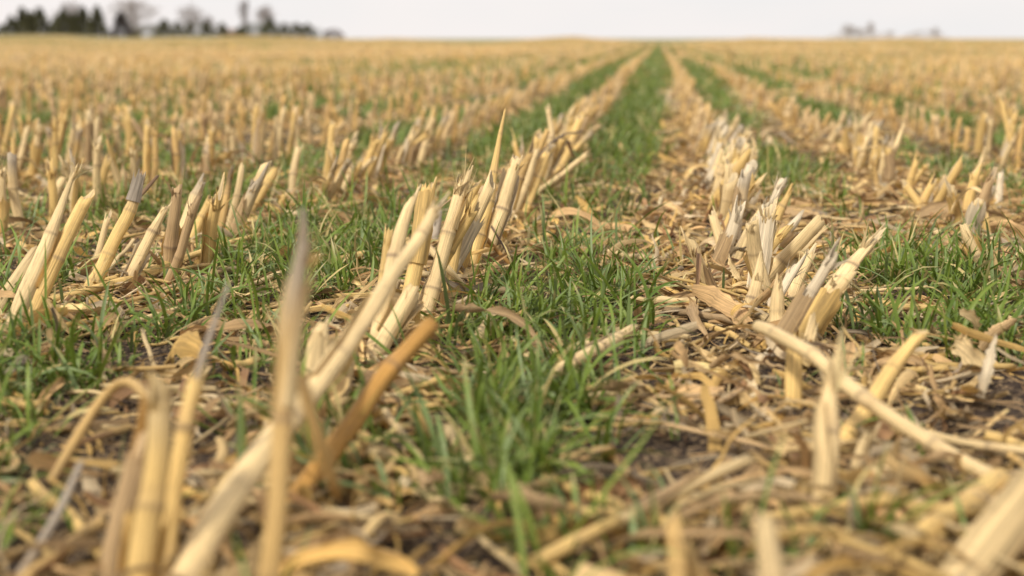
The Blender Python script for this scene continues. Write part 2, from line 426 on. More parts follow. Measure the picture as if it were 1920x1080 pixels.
# foreground left, close to the lens
H([(300,1160,0),(475,870,.16),(640,662,.33),(745,508,.47),(815,398,.55)],[72,62,47,39,30],'cream','longest blurred pale stalk leaning right from the bottom edge across the left foreground',
  gap=.12, jag=.02, base=STRAW*.9, splint=(8,.02), sheath=[(.52,.74,CREAM)], wrap=2.4, flare=.15)
H([(490,1240,0),(515,1000,.0),(530,760,.02),(553,560,.04),(566,470,.05)],[42,42,40,38,26],GOLD*.92,'tall upright amber stalk with a pale sheath crossing the leaning foreground stalk',
  tip=GREY*.9, sheath=[(.64,.93,CREAM*1.15)], flare=.55, splint=(7,.05), gap=.12, wrap=5)
H([(565,500,-1.0)][:0] or [(540,960,0),(620,842,.06),(720,710,.12),(806,612,.16)],[46,42,38,36],AMBER*.95,'blurred dark amber stalk slanting right behind the tall foreground stalks', gap=.3, jag=.004)
H([(255,1150,0),(275,1000,.01),(292,860,.02),(306,745,.03)],[54,52,48,46],STRAW*1.02,'thick upright yellow stub with frayed grey top and a folded leaf, bottom left foreground',
  splint=(12,.035), tip=CREAM*.7, sheath=[(.1,.5,STRAW)], gap=.19)
H([(318,1090,.0),(325,930,.02),(345,800,.03),(360,735,.04)],[38,36,33,32],STRAW*1.05,'slimmer yellow stub right beside the thick one, with a thin grey tip above it',
  gap=.11, splint=(4,.03))
H([(205,1120,0),(230,980,.01),(262,862,.02)],[40,36,30],TAN*1.15,'short dull stub left of the thick upright stub in the bottom left foreground', gap=.12, sheath=[(.3,.95,TAN*1.1)])
H([(640,760,0),(655,690,.02),(668,610,.03),(662,575,.03)][:3],[34,30,24],CREAM*.85,'low pale sheath stub in the shade behind the crossing foreground stalks', splint=(6,.03))
H([(590,790,0),(597,700,.0),(600,640,.02)],[40,44,34],CREAM*.95,'wide blurred pale stub just right of the tall upright amber stalk', splint=(6,.03), sheath=[(.4,.98,CREAM)])
# row left of the central grass strip, in focus
H([(697,692,0),(735,612,.02),(768,552,.04)],[36,33,34],CREAM*1.0,'short thick pale stub with a frayed flaring mouth in front of the middle clump', splint=(12,.022), jag=.012, sheath=[(.55,.99,CREAM*.9)],flare=.5)
H([(700,668,0),(712,600,.02),(735,500,.03),(752,440,.04),(768,386,.05)],[30,31,30,28,19],CREAM*1.02,'tall smooth cream stub with a narrow blunt top, leftmost of the middle clump', gap=.1)
H([(702,645,0),(714,545,.02),(726,447,.03)],[22,21,19],STRAW*.9,'thin stub mostly hidden behind the leftmost cream stub of the middle clump', splint=(4,.02))
H([(760,600,0),(776,510,.02),(792,420,.03),(804,356,.04)],[32,31,30,28],STRAW*1.0,'tall golden stub with a chipped square top in the middle clump', jag=.014, splint=(5,.014), sheath=[(.5,.97,STRAW*.92)], gap=.12)
H([(798,590,0),(822,500,.02),(846,410,.03),(862,352,.04)],[27,28,28,26],CREAM*1.0,'cream stub crowned by a shredded white tuft, centre of the middle clump', splint=(46,.055), sheath=[(.72,.97,CREAM)], flare=.3, wrap=3.2, jag=.03)
H([(835,560,0),(852,480,.02),(872,392,.03),(880,365,.04)],[20,21,20,17],STRAW*.95,'slim yellow stub pressed against the right side of the tufted stub')
H([(878,515,0),(897,440,.02),(918,365,.03),(926,318,.04),(944,208,.06)],[28,27,24,18,5],STRAW*1.03,'stub that ends in a long thin needle point, tallest of the middle clump', gap=.07, jag=.004, sheath=[(.1,.45,CREAM)])
H([(905,500,0),(925,440,.02),(948,372,.04),(968,308,.05)],[26,27,27,22],CREAM*1.03,'pale stub with a shredded top just right of the needle pointed stub', splint=(14,.03), sheath=[(.3,.9,PALE)])
H([(785,592,0),(800,545,.02),(818,500,.02)],[18,18,16],CREAM*.9,'low narrow stub at the foot of the chipped golden stub', splint=(5,.02))
H([(812,478,0),(818,440,.01),(822,415,.02)],[17,17,16],GREY*1.35,'small grey shredded stub between the golden and tufted stubs', splint=(14,.025))
H([(955,415,0),(978,360,.03),(1003,292,.05)],[20,20,18],CREAM*1.0,'pale leaning stub right of the shredded one at the back of the middle clump', splint=(5,.02))
H([(982,402,0),(1006,340,.03),(1024,290,.05)],[18,20,16],STRAW,'yellow stub leaning right behind the middle clump, near a dark bent twig', jag=.016)
H([(1010,372,0),(1030,300,.03),(1035,245,.05),(1028,208,.05)],[14,16,14,10],CREAM*.95,'stub with a curled over pale top on the left row past the clump', splint=(5,.03))
H([(1030,362,0),(1062,290,.04),(1088,225,.06)],[15,16,15],STRAW*1.05,'long clean yellow stub leaning right above the dark bent twig')
# second row left
H([(15,648,0),(48,545,.02),(78,478,.04),(108,400,.06),(138,322,.08)],[34,32,30,20,7],CREAM*1.02,'tall pale stub split to a sharp point with a black streak, far left', gap=.15, sheath=[(.4,.7,STRAW*.95)], splint=(10,.05))
H([(45,618,0),(78,545,.02),(105,490,.03),(130,435,.05),(158,378,.06)],[31,30,28,29,26],STRAW*1.03,'thick golden stub with a square cut top right of the split pointed stub', jag=.008, gap=.1, splint=(5,.015), basecol=BROWN)
H([(-8,590,0),(25,540,.02),(52,494,.03)],[32,30,28],CREAM*.8,'dull pinkish pale stub entering from the left edge', base=BROWN)
H([(160,556,0),(190,505,.02),(213,457,.03),(236,415,.04),(252,377,.05),(264,335,.05)],[30,28,27,27,26,19],STRAW*1.04,'stout golden stub with a weathered grey broken collar at its top', tip=GREY*.95, gap=.07, splint=(8,.02), sheath=[(.84,1.0,GREY)])
H([(168,530,0),(184,475,.01),(200,412,.02)],[14,14,12],CREAM*.9,'thin pale stub left of the grey collared stub')
H([(228,548,0),(258,490,.02),(285,435,.03),(308,392,.04)],[24,22,22,12],CREAM*.98,'pale stub with a torn slanting tip right of the grey collared stub', splint=(9,.03), sheath=[(.2,.6,PALE)])
H([(328,478,0),(348,420,.02),(366,370,.03),(380,340,.04)],[25,24,22,14],CREAM*1.02,'cream stub with a brown frayed tip, third row of light left of the grass', tip=GREY, splint=(8,.025))
H([(352,470,0),(372,420,.02),(392,378,.03)],[20,19,16],STRAW*.96,'stub leaning on the back of the cream frayed stub at left', splint=(4,.02))
H([(405,462,0),(416,410,.02),(424,360,.03),(432,326,.03)],[16,15,13,9],GOLD*.9,'slim amber stub with a dark ragged top among dark leaf scraps at left', tip=DARK, splint=(8,.04))
H([(425,455,0),(440,380,.01),(452,320,.02)],[14,14,13],CREAM*.85,'dull narrow stub right of the dark topped amber stub')
H([(455,412,0),(482,372,.02),(510,332,.04)],[21,21,20],STRAW*1.0,'squat clean stub leaning strongly right beside the grass at left')
H([(543,378,0),(550,320,.01),(558,284,.02)],[15,15,14],CREAM*.95,'upright pale stub just left of the thin needle leaf in the left grass')
H([(608,368,0),(616,300,.01),(624,236,.02)],[15,15,13],STRAW*1.05,'tall thin upright yellow stub at the back of the left grass')
H([(628,362,0),(660,335,.02),(695,300,.03)],[12,13,12],CREAM*.95,'low stub bent over to the right in the left grass')
# row right of the strip
H([(1497,632,0),(1530,580,.02),(1563,540,.03),(1600,492,.05),(1630,457,.06)],[46,44,38,34,24],CREAM*1.03,'widest cream stub, split flat and leaning right, in the row right of the grass', flat=.6, gap=.13, splint=(18,.035), jag=.03)
H([(1473,570,0),(1492,530,.02),(1514,485,.03)],[36,35,28],CREAM*.97,'short wide split stub behind the widest cream stub', splint=(10,.03), jag=.02, flat=.7)
H([(1470,520,0),(1505,470,.02),(1545,430,.04)],[12,14,5],CREAM*.9,'thin splinter of stub pointing right above the short wide one', splint=(7,.03))
H([(1457,640,0),(1457,600,.01),(1457,560,.01),(1462,532,.01)],[27,27,26,12],CREAM*1.04,'upright pale stub with a thin centre spike left of the widest stub', splint=(4,.04), flat=.7)
H([(1415,565,0),(1427,490,.02),(1440,408,.03)],[28,30,26],CREAM*.98,'tall shredded pale stub in the dense clump right of the grass', splint=(18,.05), flat=.7, sheath=[(.2,.9,PALE)])
H([(1432,470,0),(1455,405,.02),(1482,355,.03)],[22,22,8],STRAW*.98,'pointed stub rising right out of the dense clump right of the grass', splint=(8,.04), flat=.7)
H([(1366,488,0),(1352,448,.01),(1340,408,.02)],[24,22,17],CREAM*.98,'short stub leaning left against the lean of its row', jag=.016)
H([(1375,468,0),(1382,400,.02),(1387,350,.02)],[19,20,16],PALE,'greyish white upright stub at the left of the dense right clump', splint=(6,.02))
H([(1385,478,0),(1405,430,.02),(1430,392,.03)],[26,24,17],CREAM*1.02,'wide pale stub leaning right behind the greyish white one', splint=(8,.03), flat=.7)
H([(1486,768,0),(1487,710,.0),(1489,655,.01)],[34,33,31],STRAW*1.05,'clean yellow block of stub under the long crossing fallen stalk', gap=.2, flat=.7, jag=.01)
H([(1540,955,0),(1546,860,.0),(1552,790,.01),(1562,715,.02)],[46,45,42,24],CREAM*1.05,'broad cream upright stub with split fibres in the lower right', gap=.08, flat=.7, splint=(14,.05), jag=.03, sheath=[(.35,.8,CREAM)])
H([(1572,840,0),(1606,790,.02),(1642,745,.04),(1682,685,.06),(1722,635,.07)],[38,38,37,34,26],STRAW*1.05,'smooth yellow stub leaning right across the long fallen stalk', gap=.09, jag=.002)
H([(1398,600,0),(1412,560,.01),(1424,515,.02)],[26,26,22],CREAM*.95,'short ragged stub low in front of the dense right clump',splint=(12,.03),flat=.65,jag=.02)
H([(1440,590,0),(1462,545,.02),(1490,505,.03)],[28,28,22],PALE*.95,'dull pale split stub between the dense clump and the wide short one',splint=(14,.035),flat=.6,jag=.02)
H([(1415,528,0),(1428,480,.01),(1462,440,.03)],[26,26,18],STRAW,'golden stub leaning right inside the dense right clump',splint=(10,.03),flat=.7,jag=.02)
H([(1350,430,0),(1372,390,.02),(1400,345,.03)],[22,22,18],CREAM,'cream stub leaning right at the back of the dense right clump',splint=(8,.03),flat=.7)
H([(1500,700,0),(1512,670,.01),(1520,640,.01)],[26,26,22],CREAM*.9,'low crushed stub between the yellow block and the widest stub',splint=(14,.03),flat=.6,jag=.02)
H([(1600,900,0),(1606,865,.0),(1620,835,.01)],[30,30,24],CREAM*.88,'low crushed stub right of the broad cream stub',splint=(14,.03),flat=.6,jag=.02)
H([(600,780,0),(628,720,.02),(655,660,.03)],[30,30,26],STRAW*.95,'blurred golden stub behind the longest leaning stalk',splint=(8,.03),jag=.016)
# the near edge
H([(1780,1120,0),(1850,1030,.02),(1925,935,.04),(2000,850,.05)],[80,80,78,70],CREAM*.95,'large blurred pale stalk leaning out of the bottom right corner', gap=.2, sheath=[(.2,.9,CREAM*.9)])
H([(1275,1180,0),(1272,1080,0),(1268,1010,.01)],[44,42,32],GOLD,'blurred golden stub poking up at the bottom edge right of centre', splint=(5,.02))
H([(1455,1200,0),(1450,1080,0),(1440,1015,.01)],[56,52,44],CREAM*.9,'blurred wide pale stub at the bottom edge below the lying stalk', splint=(5,.02))
H([(1330,1150,0),(1310,1070,0),(1295,1035,.01)],[30,30,20],GOLD*.9,'small blurred amber stub between the two stubs on the bottom edge')
# second row right
H([(1738,412,0),(1718,378,.01),(1697,346,.02)],[16,16,14],STRAW*1.0,'short stub leaning left, second row right of the grass')
H([(1675,350,0),(1668,300,.01),(1692,240,.03)],[15,14,8],CREAM*.95,'forked pale stub pointing up right in the second row right of the grass', splint=(5,.03))
H([(1632,320,0),(1638,285,.01),(1642,245,.02)],[12,12,11],STRAW,'small straight stub left of the forked pale stub')
H([(1603,312,0),(1620,275,.02),(1632,240,.03)],[13,13,11],CREAM,'small leaning pale stub left of the small straight one')
H([(1908,322,0),(1893,260,.01),(1880,195,.02)],[13,12,8],STRAW,'long thin stub leaning left near the right edge')
H([(1815,372,0),(1830,335,.01),(1846,285,.02)],[15,13,6],CREAM,'thin pale pointed stub above the brown leaf heap at right', splint=(6,.03))
H([(1868,398,0),(1872,360,.01),(1876,330,.01)],[15,15,12],PALE,'low whitish stub beside the brown leaf heap at right', splint=(6,.02))

# ------------------------------------------------------------------ the other stubs of the rows
def row_x(i): return XA + i * SP
hero_rows = {0: 3.7, 1: 2.75, -1: 3.45, 2: 3.0}       # rows filled by hand up to this y
inst = []                                               # x, y, height, leanx, leany, r
for i in range(-190, 200):
    x0 = row_x(i); y = .9 + random.random() * .1
    ymax = 170.
    # start where the row enters the view
    while y < ymax:
        step = (.05 if i in (0, 1) else .06 if i in (-1, 2) else .062) if y < 14 else (.07 if y < 40 else (.15 if y < 90 else .26))
        if abs(x0) > .52 * y + 1.0: y += max(step, (abs(x0) - 1) / .52 - y) ; continue
        y += step * random.uniform(.55, 1.45)
        if y < hero_rows.get(i, 0) and not (y > {0: 2.15, 1: 1.75, -1: 2.3, 2: 2.4}[i] and random.random() < {0: .26, 1: .40, -1: .42, 2: .5}[i]): continue
        if y < 12 and random.random() < .12: continue
        inst.append((x0 + random.gauss(0, .022 + .01 * (i not in (0, 1))), y, i))
inst = np.array(inst)
px_, py_, dd_ = proj(np.stack([inst[:, 0], inst[:, 1], np.zeros(len(inst))], 1))
vis = (px_ > -450) & (px_ < 2370) & (dd_ > .6)
inst = inst[vis]; px_, py_, dd_ = px_[vis], py_[vis], dd_[vis]
# ragged nearest left row beyond the frame edge is dropped by vis
order = np.argsort(dd_); inst = inst[order]; px_, dd_ = px_[order], dd_[order]
def weed(x, y): return sstep(.50, .60, fbm(x * .07 + 3, y * .05 + 7, 77, 3)) * sstep(9, 16, y)
keep_ = rng.random(len(inst)) > .5 * weed(inst[:, 0], inst[:, 1]); inst = inst[keep_]; px_, dd_ = px_[keep_], dd_[keep_]
N_IND = 300 - len(STUBS)
inview = (px_ > -10) & (px_ < 1930)
ind_idx = np.where(inview)[0][:N_IND]; is_ind = np.zeros(len(inst), bool); is_ind[ind_idx] = True

def stub_params(i, y, rr):
    row = int(i)
    h = random.uniform(.13, .20)
    lx = random.gauss(.05, .10); ly = random.gauss(0, .12)
    if row == 0: lx = random.gauss(.38, .12); h = random.uniform(.13, .19)
    elif row == 1: lx = random.gauss(.40, .18); h = random.uniform(.09, .15)
    elif row == 2: lx = random.gauss(.2, .28); h = random.uniform(.08, .14)
    elif row == -1: lx = random.gauss(.30, .2); h = random.uniform(.11, .17)
    elif row <= -2: lx = random.gauss(.04, .13); h = random.uniform(.125, .19)
    else: lx = random.gauss(.05, .13); h = random.uniform(.12, .18)
    if random.random() < .16: h *= .5
    if random.random() < .08: lx += random.choice([-.6, .7]); h *= .7
    return h, lx, ly

def rand_col():
    q = random.random()
    c = CREAM if q < .42 else STRAW if q < .80 else GOLD if q < .93 else TAN
    return c * random.uniform(.88, 1.06)

for j in ind_idx:
    x, y, i = inst[j]; gz = float(ground_z(x, y)); h, lx, ly = stub_params(i, y, None)
    b = np.array([x, y, gz]); dz = np.array([lx, ly, 1.0]); dz /= np.linalg.norm(dz)
    h = h / max(dz[2], .5) * .95
    m = b + dz * h * .5 + np.array([random.gauss(0, .004), random.gauss(0, .004), 0]); t = b + dz * h
    w = random.uniform(.016, .026); col = rand_col() * (.93 if i <= -2 or i > 3 else 1)
    if i == 1: w *= 1.2; col = random.choice([CREAM, CREAM, STRAW, PALE]) * random.uniform(.92, 1.05)
    o = dict(sides=12 if dd_[j] < 4.5 else 9, dens=.7 if dd_[j] < 4.5 else .45, gap=random.uniform(.07, .12), jag=random.choice([.006, .016, .026]), flat=.62 if i == 1 else .9)
    if random.random() < .6: o['sheath'] = [(random.uniform(.05, .4), random.uniform(.6, .98), random.choice([CREAM, PALE, TAN, STRAW]) * .95)]
    if random.random() < .7: o['splint'] = (random.randint(6, 18), random.uniform(.02, .05))
    if random.random() < .22: o['leaf'] = [(random.uniform(.4, .95), random.uniform(.06, .14), random.uniform(.012, .022), random.choice([TAN, CREAM, BROWN * 1.4]))]
    if random.random() < .15: o['tip'] = GREY
    r_ = build_stub('corn_stub', [b, m, t], [w, w * .95, w * random.uniform(.68, 1.0)], col, o)
    tag(r_, None, 'corn stub', G_STUB)
    cn_ = 'greyed' if 'tip' in o else ('golden' if np.allclose(col / col.max(), GOLD / GOLD.max(), atol=.03) else 'pale' if col[2] > .33 else 'yellow')
    ln_ = 'leaning right' if lx > .22 else 'leaning left' if lx < -.18 else 'upright'
    STUBS.append((x, y, r_, (cn_, ln_, h), False))

def stub_batch(mb, idx, sides, k, tall=1.0, wide=1.0):
    n = len(idx)
    if n == 0: return
    X, Y, I = inst[idx].T
    pr = np.array([stub_params(i, y, None) for i, y in zip(I, Y)])
    h, lx, ly = pr.T; h = h * tall * (.58 + .52 * fbm(X * .25 + 40, Y * .12, 61, 3)) * np.where(np.abs(I - .5) < 2, 1.18, .82 + .36 * _h(I, I * 0, 5))
    B = np.stack([X, Y, ground_z(X, Y) - .01], 1); D = nrm(np.stack([lx, ly, np.ones(n)], 1))
    t = np.linspace(0, 1, k)
    C = B[:, None] + D[:, None] * (t[None, :, None] * h[:, None, None])
    if k > 4: C[:, 1:-1] += rng.normal(0, .002, (n, k - 2, 3))
    w = rng.uniform(.0075, .0125, n) * wide; Rr = w[:, None] * (1 - rng.uniform(.05, .45, n)[:, None] * t[None])
    cols = np.array([rand_col() for _ in range(n)]) * np.array([.92, .87, .86]) * rng.uniform(.75, 1.08, (n, 1)); cc = cols[:, None] * (1 + .25 * (rng.random((n, k, 1)) - .5))
    cc[:, 0] *= .8
    if k > 4: q = rng.integers(1, k - 1, n); cc[np.arange(n), q] *= .45
    off = np.zeros((n, k, sides)); off[:, -1] = rng.random((n, sides)) * .02
    tubes(mb, C, Rr, sides, cc, off, None, True, .8)
    return C, D, w, cols
rest = np.where(~is_ind)[0]; dr = dd_[rest]
smb = MB()
for a, b, sd, k in ((0, 14, 8, 9), (14, 35, 6, 4), (35, 400, 4, 3)):
    idx = rest[(dr >= a) & (dr < b)]
    C, D, w, cols = stub_batch(smb, idx, sd, k)
    if a < 35:                         # loose sheath strips on the standing stubs
        sel = np.where(rng.random(len(idx)) < .6)[0]
        n = len(sel); kk = 4; t = np.linspace(0, 1, kk)
        p0 = C[sel, -1] - D[sel] * .02; az = rng.random(n) * 6.28
        d = np.stack([np.cos(az) * .5, np.sin(az) * .5, rng.uniform(-.6, .9, n)], 1); ln = rng.uniform(.02, .08, n)
        Cr = p0[:, None] + d[:, None] * (t[None, :, None] * ln[:, None, None]) - np.array([0, 0, 1.]) * ((t ** 2)[None, :, None] * (ln * .5)[:, None, None])
        s_ = nrm(np.cross(d, rng.normal(size=(n, 3))))[:, None] + np.zeros((1, kk, 1))
        ribbons(smb, Cr, rng.uniform(.003, .009, n)[:, None] * (1 - .8 * t[None]), s_, np.cross(nrm(d)[:, None], s_), cols[sel] * rng.uniform(.7, 1.1, (n, 1)), 3, .8)
rest_o = smb.build('corn_stubble', M_STALK)
tag(rest_o, 'straw coloured corn stubble in blurred rows running to the horizon', 'corn stubble', None, 'stuff')

# labels for the generated stubs: place in the row counted from the front
ROWN = {0: 'row left of central grass', 1: 'row right of central grass', -1: 'second row left of central grass', 2: 'second row right of central grass',
        -2: 'third row left of central grass', 3: 'third row right of central grass', -3: 'fourth row left of central grass', 4: 'fourth row right of central grass',
        -4: 'fifth row left of central grass', 5: 'fifth row right of central grass', -5: 'sixth row left of central grass', 6: 'sixth row right of central grass',
        -6: 'seventh row left of central grass', 7: 'seventh row right of central grass', -7: 'eighth row left of central grass', 8: 'eighth row right of central grass',
        -8: 'ninth row left of central grass'}
def ordn(n): return str(n) + ('th' if 10 <= n % 100 <= 20 else {1: 'st', 2: 'nd', 3: 'rd'}.get(n % 10, 'th'))
byrow = {}
for s_ in STUBS: byrow.setdefault(int(round((s_[0] - XA) / SP)), []).append(s_)
for rw, lst in byrow.items():
    lst.sort(key=lambda q: q[1])
    for n_, s_ in enumerate(lst):
        if s_[4]: continue
        s_[2]['label'] = f"{s_[3][0]} {s_[3][1]} corn stub, {ordn(n_ + 1)} from the front in {ROWN.get(rw, 'outer row')}"

# ------------------------------------------------------------------ grass
def strip_density(x, y):
    u = (x - XA) / SP; fl = np.floor(u); f = u - fl
    amp = np.where(fl == 0, 1.0, np.where(fl == -1, .85, np.where(fl == 1, .55, np.where(fl == -2, .8, np.where(fl == 2, .6, .45 + .5 * _h(fl, fl * 0, 9))))))
    cen = np.where(fl == 0, .42, np.where(fl == 1, .45, np.where(fl == -1, .5, .5)))
    wid = np.where(fl == 0, .27, .24)
    g = np.exp(-((f - cen) / wid) ** 4) * amp
    pn = fbm(x * 2.6 + 3, y * 1.3, 51, 3)
    return np.clip(g * sstep(.30, .62, pn + .12 * (fl == 0)) * 1.25, 0, 1)
gpatch = []
for (px, py, rx, ry, a) in [  # (photo position, radii in metres, strength) of the clumps near the camera
    (1000,810,.085,.24,1.15),(1060,560,.12,.40,1.25),(960,900,.08,.08,.7),(1120,620,.06,.25,.6),(870,640,.07,.18,.7),
    (60,720,.11,.20,1.1),(10,930,.07,.09,.7),(420,690,.11,.10,.6),(620,470,.16,.5,1.1),(560,560,.09,.22,.7),(400,600,.08,.2,.5),
    (1730,520,.16,.32,.95),(1700,640,.11,.15,.9),(1850,560,.10,.2,.6),(1880,660,.10,.12,.5),
    (700,900,.07,.08,.4),(640,1000,.05,.05,.4),(60,560,.12,.3,.5),(300,400,.2,.5,.6),(1450,330,.12,.8,.7),(1180,1040,.12,.05,.3),(560,880,.08,.1,.4),
    (1000,1050,.18,.05,.35),(1560,1050,.06,.05,.4),(1110,760,.05,.12,.4)]:
    p, _ = on_plane(px, py); gpatch.append((p[0], p[1], rx, ry, a))
gneg = []
for (px, py, rx, ry, a) in [(1320,620,.14,.30,1),(1320,860,.16,.2,1),(260,670,.12,.08,.9),(220,790,.12,.1,.9),(1500,700,.2,.3,.9),(760,770,.09,.14,.8),
    (1500,560,.16,.5,.9),(1600,960,.25,.15,.9),(1250,500,.10,.5,.8),(1300,330,.1,.6,.5),(700,640,.10,.2,.7),(150,560,.12,.2,.6),(480,850,.12,.1,.5),(1700,400,.25,.6,.8),(1800,420,.2,.5,.8),(1800,800,.3,.25,.9),(1160,860,.06,.12,.5)]:
    p, _ = on_plane(px, py); gneg.append((p[0], p[1], rx, ry, a))
def grass_density(x, y):
    g = strip_density(x, y); near = 1 - sstep(4.2, 6, y)
    g = g * (1 - .93 * near * np.where(y < 3.2, 1, .8)) * (1 - .12 * sstep(8, 22, y))
    g = np.clip(g + .45 * weed(x, y), 0, 1)
    for (a, b, rx, ry, s) in gneg: g = g * (1 - np.clip(s * np.exp(-(((x - a) / rx) ** 2 + ((y - b) / ry) ** 2)) * 1.2, 0, 1))
    for (a, b, rx, ry, s) in gpatch: g = g + s * np.exp(-((((x - a) / rx) ** 2 + ((y - b) / ry) ** 2)) ** 1.5) * sstep(.15, .55, fbm(x * 11, y * 7, 71, 3))
    return np.clip(g * np.where(y < 4.2, .85, 1), 0, 1)
SIDE = .35
def scatter(n, ymin, ymax, dens, margin=.10):
    """n candidate points spread evenly in the viewed wedge, thinned by dens(x, y)"""
    lo = -.52 - margin; hi = .27 + margin
    yy = np.linspace(ymin, ymax, 400); cdf = np.cumsum((hi - lo) * yy + 2 * SIDE); cdf = (cdf - cdf[0]) / (cdf[-1] - cdf[0])
    y = np.interp(rng.random(n), cdf, yy)
    x = (lo * y - SIDE) + ((hi - lo) * y + 2 * SIDE) * rng.random(n)
    keep = rng.random(n) < dens(x, y)
    return x[keep], y[keep]
def area(ymin, ymax, margin=.10): return (.79 + 2 * margin) * (ymax ** 2 - ymin ** 2) / 2 + 2 * SIDE * (ymax - ymin)

def blades(mb, x, y, nb, L, wd, k, across, spread=.012):
    n = len(x) * nb
    X = np.repeat(x, nb) + rng.normal(0, spread, n); Y = np.repeat(y, nb) + rng.normal(0, spread, n)
    tone = np.repeat(rng.random(len(x)), nb)
    ln = np.clip(rng.normal(L, L * .33, n), L * .3, L * 1.9) * np.repeat(rng.uniform(.75, 1.2, len(x)), nb)
    az = rng.random(n) * 6.283
    ph0 = rng.uniform(.05, 1.0, n); bend = rng.uniform(.1, 2.1, n) * rng.random(n) ** .5
    t = np.linspace(0, 1, k); tm = (t[1:] + t[:-1]) / 2
    ph = ph0[:, None] + bend[:, None] * tm[None] ** 1.4
    az2 = az[:, None] + rng.normal(0, .5, n)[:, None] * tm[None]
    st = np.stack([np.cos(az2) * np.sin(ph), np.sin(az2) * np.sin(ph), np.cos(ph)], -1) * (ln / (k - 1))[:, None, None]
    C = np.concatenate([np.zeros((n, 1, 3)), np.cumsum(st, 1)], 1)
    C = C + np.stack([X, Y, ground_z(X, Y) - .004], 1)[:, None]
    T = nrm(np.gradient(C, axis=1)); h = np.stack([-np.sin(az), np.cos(az), 0 * az], 1)[:, None] + np.zeros((1, k, 1))
    tw = (rng.normal(0, .7, n)[:, None] * t[None])[..., None]
    N0 = np.cross(T, h); S = nrm(h * np.cos(tw) + N0 * np.sin(tw)); N = np.cross(T, S)
    w = rng.uniform(.6, 1.25, n)[:, None] * wd * np.clip((.55 + 1.6 * t) * (1 - t ** 2.2) + .02, 0, 1)[None]
    c0 = np.array([.070, .125, .014]); c1 = np.array([.195, .255, .040]); c2 = np.array([.16, .215, .075])
    f = (.5 * tone + .5 * rng.random(n))[:, None]
    c = c0 * (1 - f) + c1 * f
    g = (rng.random(n) < .25)[:, None]; c = np.where(g, c2 * rng.uniform(.8, 1.2, (n, 1)), c)
    dry = (rng.random(n) < .05)[:, None]; c = np.where(dry, np.array([.5, .4, .17]), c)
    cc = c[:, None] * (1 + .25 * t[None, :, None])
    tipdry = (rng.random(n) < .22)[:, None, None] * (t[None, :, None] > .78); cc = np.where(tipdry, np.array([.42, .36, .16]), cc)
    cc[:, 0] = cc[:, 0] * .9 + .04
    ribbons(mb, C, w / 2, S, N, cc, across, .55)
gm_ = MB()
x, y = scatter(int(area(.75, 2.2) * 800), .75, 2.2, grass_density); blades(gm_, x, y, 10, .084, .0050, 8, 3)
x, y = scatter(int(area(2.2, 4.5) * 760), 2.2, 4.5, grass_density); blades(gm_, x, y, 9, .084, .0050, 6, 3)
x, y = scatter(int(area(4.5, 9) * 380), 4.5, 9, grass_density, .06); blades(gm_, x, y, 7, .075, .007, 5, 2, .02)
x, y = scatter(int(area(9, 20) * 120), 9, 20, grass_density, .05); blades(gm_, x, y, 8, .075, .013, 4, 2, .04)
x, y = scatter(int(area(20, 55) * 26), 20, 55, grass_density, .03); blades(gm_, x, y, 8, .08, .03, 3, 2, .09)
x, y = scatter(int(area(55, 130) * 5), 55, 130, grass_density, .03); blades(gm_, x, y, 7, .11, .06, 3, 2, .15)
# single stray plants everywhere
x, y = scatter(int(area(.75, 6) * 38), .75, 6, lambda a, b: .7 + 0 * a); blades(gm_, x, y, 3, .055, .0042, 6, 3, .006)
grass = gm_.build('grass', M_GRASS)
tag(grass, 'green young rye grass growing in strips between the stubble rows', 'grass', None, 'stuff')

# ------------------------------------------------------------------ crop residue (chopped leaves, fibres, chips)
def litter_density(x, y):
    u = (x - XA) / SP; f = u - np.round(u)
    d = .62 + .5 * np.exp(-(f / .22) ** 2) + .2 * (x > 0)
    d = d * (1 - .72 * grass_density(x, y))
    d = d + .5 * np.exp(-((x - XA - SP) / .16) ** 2)
    for (px, py, rx, ry, a) in bare: d = d * (1 - a * np.exp(-(((x - px) / rx) ** 2 + ((y - py) / ry) ** 2)))
    return np.clip(d * sstep(.22, .5, fbm(x * 7, y * 5, 91, 3)) , 0, 1)
bare = []
for (px, py, rx, ry, a) in [(1310,625,.07,.16,1.),(1290,865,.10,.09,1.),(1560,690,.05,.05,.6),(1640,860,.05,.04,.6),(250,668,.10,.05,.9),(215,790,.10,.05,.8),(1640,350,.10,.25,.7),(1240,700,.04,.08,.8),(1370,880,.05,.05,.8),(790,790,.05,.05,.6)]:
    p, _ = on_plane(px, py); bare.append((p[0], p[1], rx, ry, a))
